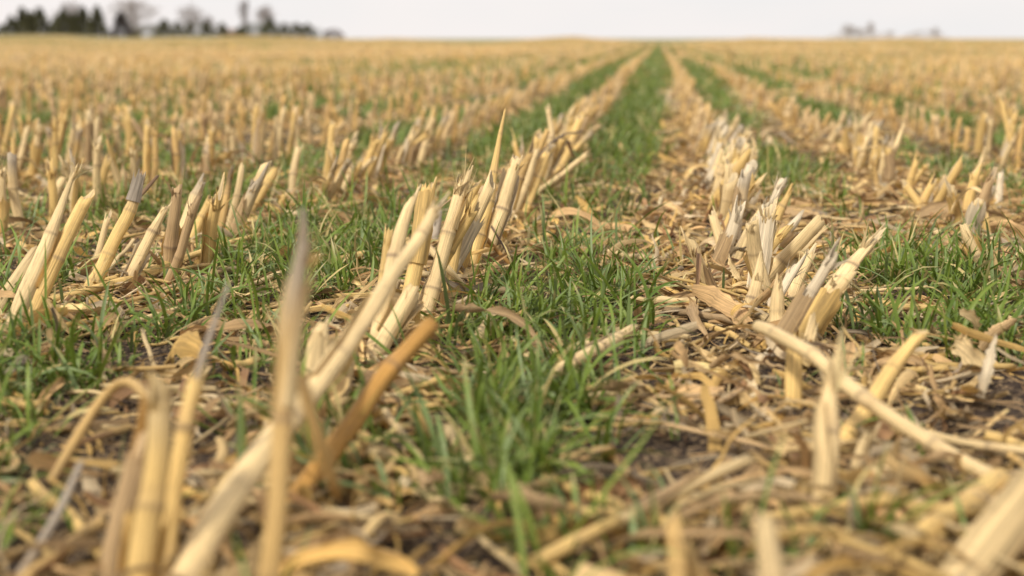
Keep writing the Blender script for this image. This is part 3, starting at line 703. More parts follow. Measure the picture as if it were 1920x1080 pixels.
def strips(mb, x, y, L, wd, k, across, lift=.012, curlmax=2.2, pal=None, rise=.35):
    n = len(x); az = rng.random(n) * 6.283
    ln = L * rng.uniform(.35, 1.5, n); t = np.linspace(0, 1, k); tm = (t[1:] + t[:-1]) / 2
    a2 = az[:, None] + rng.normal(0, .8, n)[:, None] * (tm[None] - .5) + rng.normal(0, .35, (n, k - 1)) * .5
    el = rng.normal(0, rise, n)[:, None] + rng.normal(0, 1.1, n)[:, None] * (tm[None] - .5)
    st = np.stack([np.cos(a2) * np.cos(el), np.sin(a2) * np.cos(el), np.sin(el)], -1) * (ln / (k - 1))[:, None, None]
    C = np.concatenate([np.zeros((n, 1, 3)), np.cumsum(st, 1)], 1); C = C - C.mean(1, keepdims=True)
    C = C + np.stack([x, y, 0 * x], 1)[:, None]
    lo = (C[..., 2] - ground_z(C[..., 0], C[..., 1])).min(1); C[..., 2] += (rng.random(n) ** 1.6 * lift + .001 - lo - .35 * np.abs(np.minimum(lo, 0)))[:, None]
    T = nrm(np.gradient(C, axis=1)); up = np.array([0, 0, 1.]) + rng.normal(0, .55, (n, 1, 3))
    S = nrm(np.cross(T, up + np.zeros_like(T))); N = np.cross(S, T)
    sg = np.where(rng.random((n, 1, 1)) < .5, 1., -1.); N = N * sg
    tw = rng.normal(0, 1.0, n)[:, None, None] * (t[None, :, None] - .5); S, N = S * np.cos(tw) + N * np.sin(tw), N * np.cos(tw) - S * np.sin(tw)
    w = wd * rng.uniform(.4, 1.5, n)[:, None] * np.clip(.35 + np.sin(np.pi * (t[None] * .8 + .15)), .1, 1.2)
    pal = np.array([TAN, CREAM * .92, PALE * .92, BROWN * 1.8, STRAW * .92, TAN * 1.25, GREY * 1.1, BROWN * 1.3]) if pal is None else pal
    pr = np.array([.20, .22, .14, .08, .16, .14, .03, .03]); pr = pr[:len(pal)] / pr[:len(pal)].sum()
    c = pal[rng.choice(len(pal), n, p=pr)] * rng.uniform(.6, 1.22, (n, 1)) * np.array([1.04, .98, .88])
    cc = c[:, None] * (1 + .3 * (rng.random((n, k, 1)) - .5))
    ribbons(mb, C, w / 2, S, N, cc, across, rng.uniform(.2, curlmax, n), .45)
lm = MB()
for (a, b, d1, d2, k, ac) in ((.75, 2.1, 700, 1100, 8, 5), (2.1, 4.5, 620, 900, 7, 4), (4.5, 9, 150, 130, 5, 3), (9, 22, 26, 0, 4, 2), (22, 60, 3, 0, 3, 2)):
    sc_ = 1 if b <= 4.5 else (1.25 if b <= 9 else 2.2 if b < 30 else 5)
    x, y = scatter(int(area(a, b, .06) * d1), a, b, litter_density, .06); strips(lm, x, y, .082 * sc_, .0115 * sc_, k, ac, rise=.2)
    if d2: x, y = scatter(int(area(a, b, .06) * d2), a, b, lambda p, q: .06 + .94 * litter_density(p, q), .06); strips(lm, x, y, .085 * sc_, .0030 * sc_, 7, 2, .018, .6, rise=.22)
    if b <= 9:
        x, y = scatter(int(area(a, b, .06) * 1500 / (1 if b < 5 else 5)), a, b, lambda p, q: .20 + .80 * litter_density(p, q), .06); strips(lm, x, y, .013 * sc_, .005 * sc_, 3, 2, .004, 1.2)
    if b <= 22:
        x, y = scatter(int(area(a, b, .06) * (105 if b < 5 else 25 if b < 10 else 4)), a, b, lambda p, q: .0 + 1. * litter_density(p, q), .06); strips(lm, x, y, .12 * (1 if b < 10 else 1.5), .021 * (1 if b < 10 else 1.5), 12, 6, .025, 1.7, np.array([TAN, CREAM, PALE, TAN * 1.2, STRAW, CREAM * .85, TAN * .85, STRAW * .8]), .2)
x, y = scatter(int(area(.75, 6, .06) * 1500), .75, 6, lambda p, q: np.where(q < 2.9, .28, .9) * np.exp(-((p - XA - SP) / .09) ** 2) + .35 * np.exp(-((p - XA) / .06) ** 2) + .35 * np.exp(-((p - XA + SP) / .07) ** 2) + .3 * np.exp(-((p - XA - 2 * SP) / .10) ** 2), .06)
strips(lm, x, y, .07, .012, 8, 4, .030, 2.4, None, .4)
residue = lm.build('crop_residue', M_HUSK)
tag(residue, 'shredded dry corn leaves and fibres littering the soil between the stubs', 'crop residue', None, 'stuff')
# chopped stalk chips and loose sticks, uncountable on the ground
cm_ = MB()
def chips(mb, a, b, dens, L, r, sides=8, k=6):
    x, y = scatter(int(area(a, b, .06) * dens), a, b, lambda p, q: .05 + .95 * litter_density(p, q), .06)
    n = len(x); az = rng.random(n) * 6.28; el = rng.normal(0, .12, n); ln = L * rng.uniform(.3, 1.6, n); t = np.linspace(-.5, .5, k)
    D = np.stack([np.cos(az) * np.cos(el), np.sin(az) * np.cos(el), np.sin(el)], 1); rr = r * rng.uniform(.45, 1.2, n)
    C = np.stack([x, y, ground_z(x, y) + rr + .004 + rng.random(n) * .008], 1)[:, None] + D[:, None] * (t[None, :, None] * ln[:, None, None])
    C = C + rng.normal(0, .0012, C.shape)
    cols = np.array([rand_col() for _ in range(n)]) * rng.uniform(.7, 1, (n, 1)); cc = cols[:, None] * (1 + .2 * (rng.random((n, k, 1)) - .5))
    q = rng.integers(1, k - 1, n); cc[np.arange(n), q] *= .5
    off = np.zeros((n, k, sides)); off[:, -1] = rng.random((n, sides)) * .008; off[:, 0] = -rng.random((n, sides)) * .008
    tubes(mb, C, rr[:, None] * np.ones((1, k)), sides, cc, off, None, True, .8)
chips(cm_, .75, 4.5, 48, .10, .0075, 10, 8); chips(cm_, .75, 4.5, 130, .19, .0036, 6, 12); chips(cm_, 4.5, 9, 40, .13, .005, 5, 6); chips(cm_, .75, 4.5, 120, .07, .0022, 5); chips(cm_, 4.5, 12, 14, .1, .008, 6, 5)
ch = cm_.build('stalk_chips', M_STALK)
tag(ch, 'small chopped bits of corn stalk scattered through the leaf litter', 'stalk chips', None, 'stuff')

# ------------------------------------------------------------------ fallen stalks, twigs and big leaves one can point at
def path3(pts):                    # (px, py, height above the ground)
    out = []
    for x, y, h in pts:
        p, d = on_plane(x, y, h); p, d = on_plane(x, y, h + float(ground_z(p[0], p[1])) * .6); out.append((p, d))
    return [p for p, d in out], [d for p, d in out]
def fallen(pts, widths, col, label, name='fallen_stalk', cat='fallen stalk', group='fallen corn stalks lying on the ground', **o):
    P, D = path3(pts); W = [w * d / FPX for w, d in zip(widths, D)]
    mb = MB(); col = CC[col] if isinstance(col, str) else col
    C, r, s, L = make_stalk_mesh(mb, P, W, col, sides=14, node_gap=o.get('gap', .09), jag=o.get('jag', .008), basecol=col * .8, flat=.9, wob=o.get('wob', 1), tipcol=o.get('tip'))
    c0 = np.asarray(P[0])
    if o.get('sheath') or o.get('splint'):
        root = empty(name, c0); mb.build('stalk', M_STALK, root, c0)
        if o.get('sheath'):
            for a0, a1, c in o['sheath']: m2 = MB(); sheath_mesh(m2, C, r, s, L, a0, a1, c, wrap=3.2); m2.build('leaf_sheath', M_HUSK, root, c0)
        if o.get('splint'): m4 = MB(); splinter_mesh(m4, C[-1], nrm(C[-1] - C[-4]), r[-1], *o['splint'], col); m4.build('frayed_end', M_HUSK, root, c0)
        ob = root
    else: ob = mb.build(name, M_STALK, None, c0)
    tag(ob, label, cat, group); return ob
fallen([(88,566,.02),(240,525,.025),(360,480,.03),(483,440,.045)],[17,19,19,16],STRAW*1.05,'long yellow fallen stalk lying across the stubs at left',gap=.075,splint=(9,.05),sheath=[(.35,.6,STRAW)])
fallen([(268,560,.015),(360,525,.02),(430,505,.02)],[10,11,8],TAN*1.1,'thinner dull stalk lying just under the long yellow fallen one')
fallen([(430,548,.02),(520,515,.03),(600,482,.045)],[11,12,10],CREAM*.95,'pale fallen stalk ending in the grass left of the blurred tall stalk',sheath=[(.1,.5,TAN)])
fallen([(205,620,.01),(280,590,.02),(350,574,.02)],[8,12,7],CREAM*1.0,'short flat pale strip of stalk on the soil at left')
fallen([(838,708,.03),(800,722,.02),(738,745,.012)],[13,16,14],STRAW*1.0,'short fallen stalk piece left of the nearest green grass clump')
fallen([(1025,712,.02),(1090,672,.03),(1180,622,.04)],[20,26,24],CREAM*1.02,'thick broken stalk lying in the central grass near the soil patch',gap=.07,splint=(6,.02),sheath=[(.45,.9,PALE)])
fallen([(1168,527,.015),(1202,516,.02),(1236,505,.02)],[14,15,14],STRAW*1.0,'small clean stalk piece right of the central grass')
fallen([(1000,1055,.02),(1075,1020,.03),(1150,982,.035)],[32,32,26],STRAW*1.0,'blurred yellow fallen stalk at the bottom middle')
fallen([(1160,978,.03),(1270,915,.04),(1390,862,.05)],[24,30,24],CREAM*.9,'blurred pale fallen stalk pointing up right beside the bare soil',sheath=[(.1,.7,TAN*1.1)])
fallen([(1422,612,.10),(1520,662,.095),(1622,747,.075),(1667,782,.06),(1804,867,.03),(1868,900,.025)],[26,32,36,36,40,40],CREAM*1.0,'longest fallen stalk running diagonally down right through the lower right',gap=.1,wob=.5,splint=(10,.03))
fallen([(1875,898,.03),(1820,940,.03),(1745,990,.025),(1672,1035,.015)],[42,48,46,36],STRAW*1.02,'thick blurred stalk bent back left from the longest fallen stalk',splint=(12,.05))
fallen([(1430,972,.025),(1540,955,.03),(1660,938,.03)],[24,28,26],STRAW*1.0,'blurred yellow stalk lying across the foot of the broad cream stub')
fallen([(1120,778,.02),(1250,795,.025),(1420,832,.02),(1520,866,.015)],[8,10,11,9],TAN*1.2,'long thin dull stem lying over the bare soil at centre right')
fallen([(1735,812,.02),(1820,830,.025),(1925,842,.03)],[15,18,20],CREAM*.95,'pale fallen stalk reaching the right edge')
fallen([(1150,745,.02),(1255,750,.02),(1350,738,.03)],[8,9,8],TAN*1.1,'slim straight stem on the litter above the bare soil')
fallen([(722,770,.03),(755,812,.025),(792,862,.015)],[13,15,14],CREAM*.9,'crooked pale stem pointing down right below the middle clump')
fallen([(838,800,.03),(862,842,.025),(892,884,.015)],[22,20,12],CREAM*.92,'short tapered stalk piece with a rounded end left of the near grass')
fallen([(1400,820,.02),(1455,805,.05),(1512,790,.06)],[13,11,8],CREAM*.85,'forked pale stem rising off the litter near the bare soil')
fallen([(1660,700,.02),(1700,692,.02),(1780,688,.025)],[12,14,13],STRAW*.95,'short stalk piece behind the leaning yellow stub at right')
fallen([(1350,545,.01),(1400,548,.02),(1440,552,.02)],[9,10,9],STRAW,'small yellow stick at the foot of the dense right clump')
fallen([(1320,610,.015),(1370,625,.02),(1400,645,.02)],[13,13,11],STRAW*.95,'stubby yellow piece on the dark soil right of the grass')
fallen([(1300,790,.02),(1350,755,.025),(1390,730,.02)],[10,12,9],TAN*1.1,'dull stalk piece slanting up right on the litter beside the yellow block stub')
fallen([(60,905,.03),(130,965,.02),(190,1040,.01)],[20,24,24],STRAW*1.0,'blurred yellow stick slanting down right in the bottom left corner')
fallen([(830,540,.015),(1000,600,.02),(870,480,.05)][:2],[10,8],BROWN*1.5,'dull brown stem running into the central grass from the middle clump')
fallen([(1690,375,.02),(1760,400,.02),(1800,425,.02)],[10,12,9],STRAW*.9,'small stalk piece lying behind the brown leaf heap at right')
def twig(pts, widths, col, label, depth=None, name='twig'):
    """pts with absolute depths in metres along the view"""
    P = [at_depth(x, y, d) for x, y, d in pts]; W = [w * p[2] / FPX for w, p in zip(widths, pts)]
    mb = MB(); make_stalk_mesh(mb, P, W, CC[col] if isinstance(col, str) else col, sides=8, node_gap=.3, jag=.002, wob=.5, dens=.7)
    return tag(mb.build(name, M_STALK, None, P[0]), label, 'twig', 'thin stems caught among the stubs')
twig([(876,404,2.68),(915,450,2.62),(957,494,2.60)],[7,10,9],AMBER*.7,'brown twig slanting down right from the tufted stub')
twig([(883,364,2.72),(915,415,2.66),(948,472,2.62)],[5,4,4],DARK*1.5,'thin dark stem slanting right beside the brown twig')
twig([(800,460,2.30),(835,498,2.26),(872,538,2.28)],[13,15,10],CREAM*.95,'flat pale broken strip leaning down right in the middle clump')
twig([(803,468,2.31),(830,510,2.27),(850,560,2.28)],[4,4,3],DARK*1.6,'thin dark strip just under the flat pale broken strip')
twig([(815,398,2.45),(845,375,2.50),(862,360,2.55)],[3,4,3],TAN,'thin tan stem bridging the golden and tufted stubs')
twig([(1000,305,3.6),(1030,268,3.75),(1060,252,3.9),(1092,246,4.05)],[4,5,5,4],DARK*1.4,'dark bent twig arching over the left row behind the clump')
twig([(253,378,2.55),(272,356,2.57),(294,330,2.60)],[8,8,6],BROWN*.9,'dark brown prong forking right from the grey collared stub')
twig([(1620,487,2.75),(1650,512,2.70),(1682,542,2.66)],[5,7,7],AMBER*.85,'amber twig slanting down right behind the widest cream stub')
twig([(95,905,1.32),(150,815,1.33),(200,735,1.34),(228,702,1.34),(262,722,1.30),(284,760,1.26)],[22,24,22,20,22,20],GOLD*.85,'blurred amber stem folded like a hairpin at bottom left')
twig([(30,1085,1.13),(90,1000,1.16),(128,930,1.18),(150,872,1.2)],[18,20,17,12],GREY*1.2,'blurred grey stem crossing the bottom left corner')
twig([(360,735,1.22),(385,650,1.24),(405,590,1.25),(425,540,1.25)],[16,13,10,6],GREY*1.25,'thin grey tip rising from the slimmer yellow foreground stub')
twig([(566,470,1.16),(570,430,1.16),(567,395,1.16)],[22,18,10],GREY*.95,'blurred grey tip above the tall upright amber stalk')
twig([(562,705,1.05),(590,800,1.06),(628,912,1.10)],[26,27,24],GOLD,'blurred golden stem slanting down right off the amber stalk')
twig([(246,905,1.16),(262,830,1.15),(270,760,1.15)],[26,30,22],AMBER*.7,'dark amber leaf stem beside the thick foreground stub')
twig([(1655,770,1.75),(1672,830,1.70),(1690,905,1.66)][:0] or [(1568,805,1.75),(1584,850,1.70),(1600,908,1.66)],[8,9,7],PALE*.9,'thin whitish split strip beside the broad cream stub')
twig([(365,615,2.10),(430,632,2.08),(500,662,2.05)],[4,4,3],BROWN*.9,'long thin brown stem lying over the left grass')
twig([(620,425,2.9),(640,455,2.88),(658,480,2.86)],[4,4,3],TAN,'thin tan stem in the grass left of the middle clump')

def leaf_thing(pts, w, col, label, curl=1.0, name='dry_leaf', rag=.6, twist=1.2):
    P, D = path3(pts); mb = MB(); leaf_mesh(mb, P, w * D[0] / FPX, CC[col] if isinstance(col, str) else col, curl=curl, k=26, across=9, twist=twist, rag=rag)
    return tag(mb.build(name, M_HUSK, None, P[0]), label, 'dry leaf', 'large dry corn leaves lying in the litter')
leaf_thing([(815,585,.03),(900,582,.06),(965,588,.075),(1000,620,.055),(1026,690,.02)],26,TAN*.78,'brown curling leaf bowed over the grass right of the middle clump',1.2)
leaf_thing([(1800,590,.07),(1825,600,.06),(1838,650,.02)],30,CREAM*.85,'pale upright leaf tongue near the right edge',1.0)
leaf_thing([(1838,655,.02),(1870,620,.05),(1925,590,.07)],32,TAN*1.2,'tan leaf arching out past the right edge',1.3)
leaf_thing([(1790,640,.04),(1830,670,.04),(1860,720,.02)],44,CREAM*.85,'wide torn pale husk below the two right edge leaves',.9)
leaf_thing([(1840,745,.02),(1850,700,.05),(1868,625,.085)],26,PALE,'whitish pointed husk standing among the right husks',1.0)
leaf_thing([(1720,405,.03),(1790,385,.05),(1860,400,.045),(1912,420,.02)],34,TAN*.78,'broad brown leaf draped over the heap at right',.8)
leaf_thing([(1760,435,.02),(1830,415,.04),(1900,440,.03)],26,TAN*.9,'second tan leaf under the broad brown one at right',1.0)
leaf_thing([(1455,400,.02),(1500,398,.03),(1540,410,.03)],30,TAN*1.05,'tan leaf sheet lying right of the dense right clump',.5)
leaf_thing([(1545,478,.02),(1575,480,.035),(1610,490,.03)],26,TAN*.95,'rounded tan leaf behind the widest cream stub',.9)
leaf_thing([(870,522,.03),(895,508,.03),(925,535,.02)],34,CREAM*.9,'curled cream husk at the foot of the middle clump',1.8)
leaf_thing([(1368,480,.06),(1385,520,.04),(1400,545,.015)],22,CREAM*.95,'pale folded husk hanging off the left side of the right clump',1.0)
leaf_thing([(790,880,.05),(808,905,.05),(830,895,.03)],52,TAN*1.1,'blurred round crumpled husk left of the near grass',2.0)
leaf_thing([(915,940,.03),(985,935,.05),(1085,965,.04),(1150,985,.02)],40,TAN*.78,'blurred brown leaf lying below the near grass clump',.9)
leaf_thing([(1240,990,.03),(1340,940,.05),(1480,930,.06),(1600,960,.04)],36,TAN*1.0,'blurred tan leaf arching across the bottom right',1.6,rag=.6,twist=1.5)
leaf_thing([(1150,1020,.02),(1250,1000,.05),(1400,1000,.06),(1540,1030,.03)],32,TAN*.9,'lower blurred leaf under the arching tan one at the bottom',1.7,rag=.6,twist=1.6)
leaf_thing([(1260,960,.04),(1330,925,.06),(1420,905,.05),(1500,925,.02)],26,CREAM*.85,'pale curled leaf strip above the arching tan leaf',2.0,rag=.6,twist=1.8)
leaf_thing([(1290,1030,.02),(1400,975,.05),(1560,985,.03)],28,TAN*.78,'brown leaf strip crossing the arching tan leaf',1.8,rag=.6,twist=1.8)
leaf_thing([(1380,1045,.02),(1500,1000,.06),(1640,1010,.05),(1720,1040,.02)],34,STRAW*.8,'straw coloured leaf strip left of the corner stalk',1.5,rag=.6,twist=1.5)
leaf_thing([(1170,1060,.02),(1230,1030,.05),(1310,1045,.03)],30,PALE*.9,'whitish curled leaf by the golden stub on the bottom edge',1.8,rag=.6,twist=1.8)
leaf_thing([(1700,880,.02),(1760,860,.05),(1850,850,.02)],30,TAN*1.1,'tan curled leaf lying above the bend of the longest fallen stalk',1.6,rag=.5,twist=1.5)
leaf_thing([(1540,730,.03),(1580,700,.06),(1640,690,.03)],24,CREAM*.9,'cream husk strip behind the crossing of the two yellow stalks',1.6,rag=.5)
leaf_thing([(1330,690,.02),(1380,665,.05),(1450,690,.03)],26,TAN,'tan husk strip left of the yellow block stub',1.6,rag=.5,twist=1.5)
leaf_thing([(1480,640,.05),(1540,650,.075),(1600,700,.05)],14,DARK*1.9,'dark shrivelled leaf on the longest fallen stalk',1.6)
leaf_thing([(1290,560,.02),(1300,590,.03),(1330,640,.02)],26,TAN*1.1,'tan leaf strip hanging over the dark soil hollow',1.2)
leaf_thing([(1120,735,.02),(1180,722,.04),(1240,745,.02)],36,TAN*.78,'brown leaf flake at the right of the near grass',.8)
leaf_thing([(560,630,.03),(600,640,.04),(650,680,.02)],30,TAN,'tan leaf curl behind the blurred foreground stalks',1.6)
leaf_thing([(205,700,.02),(180,640,.05),(230,620,.02)][:2]+[(240,640,.02)],22,TAN*.8,'small dull leaf on the bare soil at left',1.2)
leaf_thing([(395,310,.05),(415,298,.07),(440,282,.10)],18,GOLD*.8,'golden dark edged leaf scrap sticking up behind the left stubs',.8)
leaf_thing([(1640,985,.02),(1720,1000,.05),(1780,1020,.03)],36,CREAM*.8,'blurred torn husk strip under the bent thick stalk',1.2)
leaf_thing([(1560,1040,.02),(1640,1050,.05),(1740,1075,.04)],36,TAN,'blurred tan husk on the bottom edge left of the corner stalk',1.0)
leaf_thing([(600,1060,.03),(640,1010,.05),(700,1030,.03)],50,TAN*1.1,'blurred pale husk on the bottom edge right of the tall stalks',1.4)
leaf_thing([(250,700,.02),(330,680,.02),(400,660,.02)][:0] or [(430,800,.02),(480,775,.05),(530,790,.02)],34,CREAM*.8,'curled pale husk behind the thick leaning foreground stalk',1.8)

# ------------------------------------------------------------------ trees on the horizon
DT = 330.0
def far_pt(px, py, d=DT):
    r = ray(px, py); r = r / math.hypot(r[0], r[1]); return r[0] * d, r[1] * d
def far_h(px, topy, d=DT):
    x, y = far_pt(px, topy, d); z0 = float(ground_z(x, y)); dep = proj(np.array([x, y, 0.]))[2]
    p = at_depth(px, topy, dep); return x, y, z0, p[2] - z0, dep / FPX
def conifer(px, topy, hwpx, label, col=(.115, .112, .055), d=DT, bushy=False, seed=0):
    x, y, z0, h, mpp = far_h(px, topy - 6, d); hw = hwpx * mpp * 1.65
    r0 = np.random.default_rng(seed); root = empty('bush' if bushy else 'conifer_tree', (x, y, z0))
    mb = MB(); k = 6; t = np.linspace(0, 1, k)
    C = np.stack([0 * t, 0 * t, t * h * (.5 if bushy else .97) - .2], 1); tubes(mb, C[None], (.035 * h * (1 - .9 * t))[None], 7, np.full((1, k, 3), .07)); mb.build('trunk', M_BARK, root)
    # foliage: drooping boughs of needle clumps
    mb = MB(); n = 4200
    q = r0.random(n) ** .75; zz = q * h
    prof = (1 - q) ** .8 * (.85 + .25 * np.sin(q * 40 + r0.random() * 6)) if not bushy else np.sqrt(np.clip(1 - (q * 1.05 - .35) ** 2 * 1.9, 0.02, 1))
    az = r0.random(n) * 6.28; lump = 1 + .30 * (vn(az * 1.6 + seed, q * 6, seed) - .5) * 2
    rad = hw * prof * lump * (r0.random(n) ** .38)
    Cn = np.stack([np.cos(az) * rad, np.sin(az) * rad, zz * .97 + .15 - .12 * rad], 1)
    ln = h * .055 * r0.uniform(.5, 1.5, n); dr_ = np.stack([np.cos(az), np.sin(az), r0.normal(-.1, .35, n)], 1)
    kk = 3; t3 = np.linspace(0, 1, kk)
    Cr = Cn[:, None] + nrm(dr_)[:, None] * (t3[None, :, None] * ln[:, None, None])
    S = nrm(np.cross(dr_, r0.normal(size=(n, 3))))[:, None] + np.zeros((1, kk, 1)); N = np.cross(nrm(dr_)[:, None], S)
    c = np.array(col) * r0.uniform(.55, 1.7, (n, 1)); hw_ = (ln * .35)[:, None] * (1 - .7 * t3[None])
    ribbons(mb, Cr, hw_, S, N, c, 2, .3); mb.build('crown', M_NEEDLE, root)
    tag(root, label, 'bush' if bushy else 'conifer', 'evergreens along the left horizon' if px < 640 else 'low brush on the right horizon'); return root
def bare_tree(px, topy, hwpx, label, col=(.32, .275, .255), d=DT + 25, seed=0, depth=5, upright=.0, thick=1.0, group='bare trees on the horizon', name='bare_tree', dens=1.0):
    x, y, z0, h, mpp = far_h(px, topy - 4, d); hw = hwpx * mpp * 1.3
    r0 = random.Random(seed); root = empty(name, (x, y, z0)); segs_t = []; segs = []
    q0 = np.random.default_rng(seed)
    cz, rz = h * .56, h * .45
    def twig_paths(p, q, k, sag):
        t = np.linspace(0, 1, k)[None, :, None]
        m = q0.normal(0, sag, (len(p), 1, 3)) * np.sin(np.pi * t)
        return p[:, None] * (1 - t) + q[:, None] * t + m * np.linalg.norm(q - p, axis=1)[:, None, None]
    n1 = 46; n2 = int(16 * dens)
    zt = h * q0.uniform(.12, .85, n1); d = nrm(q0.normal(size=(n1, 3)) + np.array([0, 0, .35]))
    P1 = np.stack([0 * zt, 0 * zt, zt], 1); Q1 = np.array([0, 0, cz]) + d * np.array([hw, hw, rz]) * q0.uniform(.7, 1.02, (n1, 1))
    Q1[:, 2] = np.maximum(Q1[:, 2], P1[:, 2] * .9 + .1 * h * .3)
    A = twig_paths(P1, Q1, 5, .10)
    f = q0.uniform(.25, 1, (n1, n2)); ii = np.clip((f * 4).astype(int), 0, 3); fr = (f * 4 - ii)[..., None]
    B0 = (A[np.arange(n1)[:, None], ii] * (1 - fr) + A[np.arange(n1)[:, None], np.minimum(ii + 1, 4)] * fr).reshape(-1, 3)
    B1 = B0 + nrm(np.repeat(d, n2, 0) + q0.normal(0, .75, (n1 * n2, 3)) + np.array([0, 0, .25])) * np.array([hw, hw, rz]) * q0.uniform(.10, .32, (n1 * n2, 1))
    B = twig_paths(B0, B1, 3, .12)
    C0 = np.repeat(B[:, 1], 2, 0); C1 = C0 + nrm(q0.normal(size=C0.shape) + np.array([0, 0, .3])) * hw * .16; Cc = twig_paths(C0, C1, 3, .1)
    mb = MB(); t = np.linspace(0, 1, 8); tubes(mb, np.stack([.02 * h * np.sin(t * 4), 0 * t, t * h * .85 - .15], 1)[None], (.022 * h * thick * (1 - .85 * t))[None], 8, np.broadcast_to(np.array(col) * .8, (1, 8, 3)).copy()); mb.build('trunk', M_BARK, root)
    mb = MB()
    for PP, ra, sd in ((A, .0055, 5), (B, .0025, 3), (Cc, .0019, 3)):
        kk = PP.shape[1]; tubes(mb, PP, np.broadcast_to(ra * h * (1 - .6 * np.linspace(0, 1, kk))[None], PP.shape[:2]).copy(), sd, np.broadcast_to(np.array(col), PP.shape).copy(), None, None, False)
    mb.build('crown', M_BARK, root)
    tag(root, label, 'bare tree', group); return root
CT = [(2,52,10,'low evergreen cut by the left edge of the photo'),(20,35,13,'first small pointed evergreen from the left'),(40,19,14,'tall narrow evergreen peak at the far left'),
 (56,27,14,'rounded evergreen between the two left peaks'),(73,20,18,'broad evergreen right of the far left peak'),(104,36,12,'low evergreen in the dip before the brown bare crown'),
 (118,22,15,'dark evergreen in front of the brown bare crown'),(136,30,14,'evergreen hidden low under the brown bare crown'),(154,18,15,'tall evergreen right of the brown bare crown'),(181,17,15,'pointed evergreen ending the left group, before the gap'),
 (307,41,17,'widest evergreen right of the round bare tree'),(333,46,11,'small evergreen right of the widest one'),(354,48,12,'olive evergreen under the domed bare tree'),(386,44,12,'dark evergreen right of the domed bare tree'),
 (416,48,12,'lone pointed evergreen left of the red roof'),(450,55,12,'small evergreen right of the red roof'),(505,38,16,'tallest evergreen of the right group, rounded head'),
 (532,49,12,'small evergreen right of the tallest rounded one'),(556,49,13,'second last evergreen on the right of the line'),(576,50,15,'last round evergreen at the right end of the tree line')]
for i, (a, b, c, lb) in enumerate(CT): conifer(a, b, c, lb, d=DT + (i % 3) * 6, seed=100 + i)
conifer(225, 28, 19, 'dense reddish brown tree at the left of the gap', col=(.055, .040, .032), seed=140)
conifer(476, 50, 22, 'wide olive bush between the red roof and tall evergreen', col=(.07, .075, .03), bushy=True, seed=141)
conifer(345, 44, 85, 'long low olive hedge under the middle evergreens', col=(.06, .06, .03), bushy=True, seed=142, d=DT + 10)
conifer(530, 48, 62, 'low dark hedge under the right evergreens', col=(.045, .05, .025), bushy=True, seed=143, d=DT + 10)
conifer(85, 42, 80, 'low dark hedge under the left evergreens', col=(.04, .042, .025), bushy=True, seed=144, d=DT + 10)
conifer(278, 53, 26, 'low olive hedge in the gap beside the brown shed', col=(.11, .10, .04), bushy=True, seed=145, d=DT + 10)
conifer(625, 61, 12, 'small round purplish bush standing alone past the tree line', col=(.16, .12, .11), bushy=True, seed=146)
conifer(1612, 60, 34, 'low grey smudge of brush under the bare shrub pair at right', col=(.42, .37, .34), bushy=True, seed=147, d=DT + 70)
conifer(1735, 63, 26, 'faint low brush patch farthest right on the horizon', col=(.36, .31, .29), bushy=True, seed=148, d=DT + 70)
bare_tree(130, 5, 24, 'brown bare crown rising behind the left evergreens', seed=3)
bare_tree(250, -2, 40, 'largest round bare tree beside the gap', seed=5, col=(.36, .31, .285))
bare_tree(356, 11, 23, 'domed bare tree in the middle of the line', seed=8)
bare_tree(391, 33, 10, 'small bare tree right of the domed one', seed=9)
bare_tree(457, 1, 9, 'narrow upright bare tree left of the tallest evergreen', seed=12, upright=.55, col=(.26, .22, .21))
bare_tree(496, 12, 18, 'thin airy bare tree above the tallest evergreen', seed=14, col=(.30, .25, .23), thick=.8)
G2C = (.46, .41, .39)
G2 = 'small bare shrubs on the right horizon'
bare_tree(1593, 46, 12, 'left bare shrub of the pair on the right horizon', seed=20, d=DT + 60, group=G2, name='bare_shrub', col=G2C)
bare_tree(1612, 56, 14, 'low bare shrub between the pair on the right horizon', seed=21, d=DT + 60, group=G2, name='bare_shrub', col=G2C)
bare_tree(1633, 43, 7, 'right narrow bare shrub of the pair on the right horizon', seed=22, d=DT + 60, group=G2, name='bare_shrub', col=G2C, upright=.4)
bare_tree(1668, 61, 10, 'faint low shrub right of the pair on the horizon', seed=23, d=DT + 60, group=G2, name='bare_shrub', col=G2C)
bare_tree(1755, 53, 6, 'lone tiny bare shrub farthest right on the horizon', seed=24, d=DT + 60, group=G2, name='bare_shrub', col=G2C)

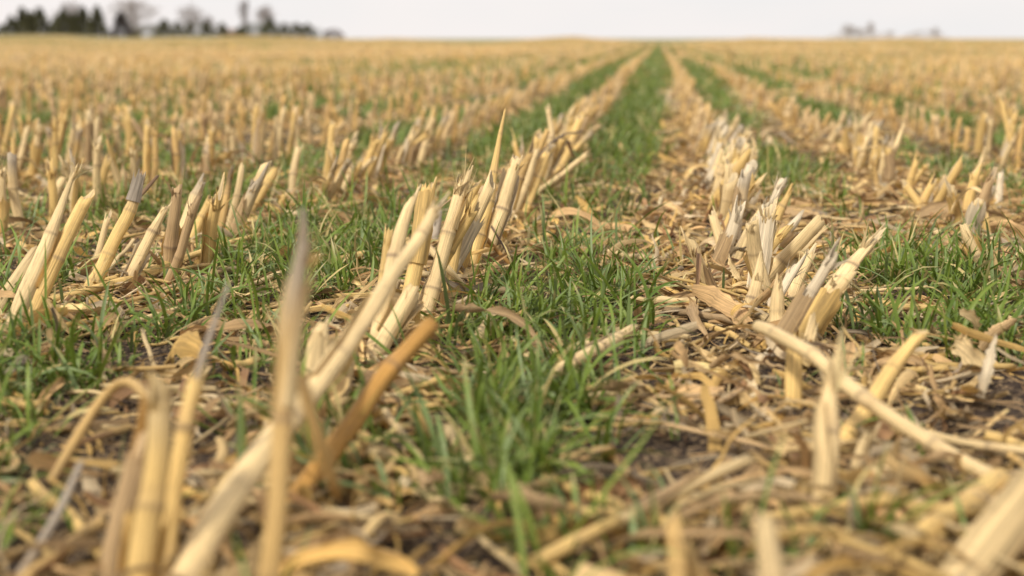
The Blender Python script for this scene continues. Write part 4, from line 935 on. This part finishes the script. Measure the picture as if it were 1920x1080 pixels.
# farm buildings glimpsed between the trees
def plain(name, col, rough=.8, sc_=3.):
    m = bpy.data.materials.new(name); m.use_nodes = True; n, l = m.node_tree.nodes, m.node_tree.links
    p = n['Principled BSDF']; p.inputs['Roughness'].default_value = rough
    nz = n.new('ShaderNodeTexNoise'); nz.inputs['Scale'].default_value = sc_; nz.inputs['Detail'].default_value = 5
    mx_ = n.new('ShaderNodeMix'); mx_.data_type = 'RGBA'; mx_.inputs[6].default_value = tuple(c * .8 for c in col) + (1,); mx_.inputs[7].default_value = tuple(min(1, c * 1.15) for c in col) + (1,)
    l.new(nz.outputs['Fac'], mx_.inputs[0]); l.new(mx_.outputs[2], p.inputs['Base Color']); return m
M_WALL = plain('painted_siding', (.62, .56, .52)); M_ROOF = plain('red_roofing', (.40, .25, .19)); M_SHED = plain('brown_boards', (.16, .11, .08)); M_GLASS = plain('window_glass', (.05, .06, .07), .2)
def box_mb(x0, x1, y0, y1, z0, z1):
    v = np.array([[x, y, z] for x in (x0, x1) for y in (y0, y1) for z in (z0, z1)], float)
    q = np.array([[0, 1, 3, 2], [4, 6, 7, 5], [0, 4, 5, 1], [2, 3, 7, 6], [0, 2, 6, 4], [1, 5, 7, 3]])
    mb = MB(); mb.add(v, np.full_like(v, .5), v, q); return mb
def house(px, py_top, wpx, wall_h, label, wm, rm, d=DT + 18, name='farmhouse'):
    x, y, z0, h, mpp = far_h(px, py_top, d); w = wpx * mpp / 2
    root = empty(name, (x, y, z0)); root.rotation_euler[2] = math.atan2(-x, y)
    wl_ = box_mb(-w, w, -3, 3, -.2, wall_h * h).build('wall', wm, root, None, False)
    for s in (-.55, .1, .6): o = box_mb(w * s - .35, w * s + .35, -3.05, -2.99, wall_h * h * .3, wall_h * h * .75).build('window', M_GLASS, root, None, False)
    z1 = wall_h * h + .003
    v = np.array([[-w - .3, -3.4, z1 - .1], [w + .3, -3.4, z1 - .1], [w + .3, 0, h], [-w - .3, 0, h], [-w - .3, 3.4, z1 - .1], [w + .3, 3.4, z1 - .1]], float)
    mb = MB(); mb.add(v, np.full_like(v, .5), v, np.array([[0, 1, 2, 3], [3, 2, 5, 4], [0, 4, 5, 1]]), np.array([[0, 3, 4], [1, 5, 2]])); mb.build('roof', rm, root, None, False)
    tag(root, label, 'house' if name == 'farmhouse' else 'shed'); return root
house(433, 55, 38, .5, 'pale farmhouse with a dull reddish roof between the evergreens', M_WALL, M_ROOF)
house(255, 59, 18, .55, 'low brown shed in the gap of the tree line', M_SHED, M_SHED, name='shed')
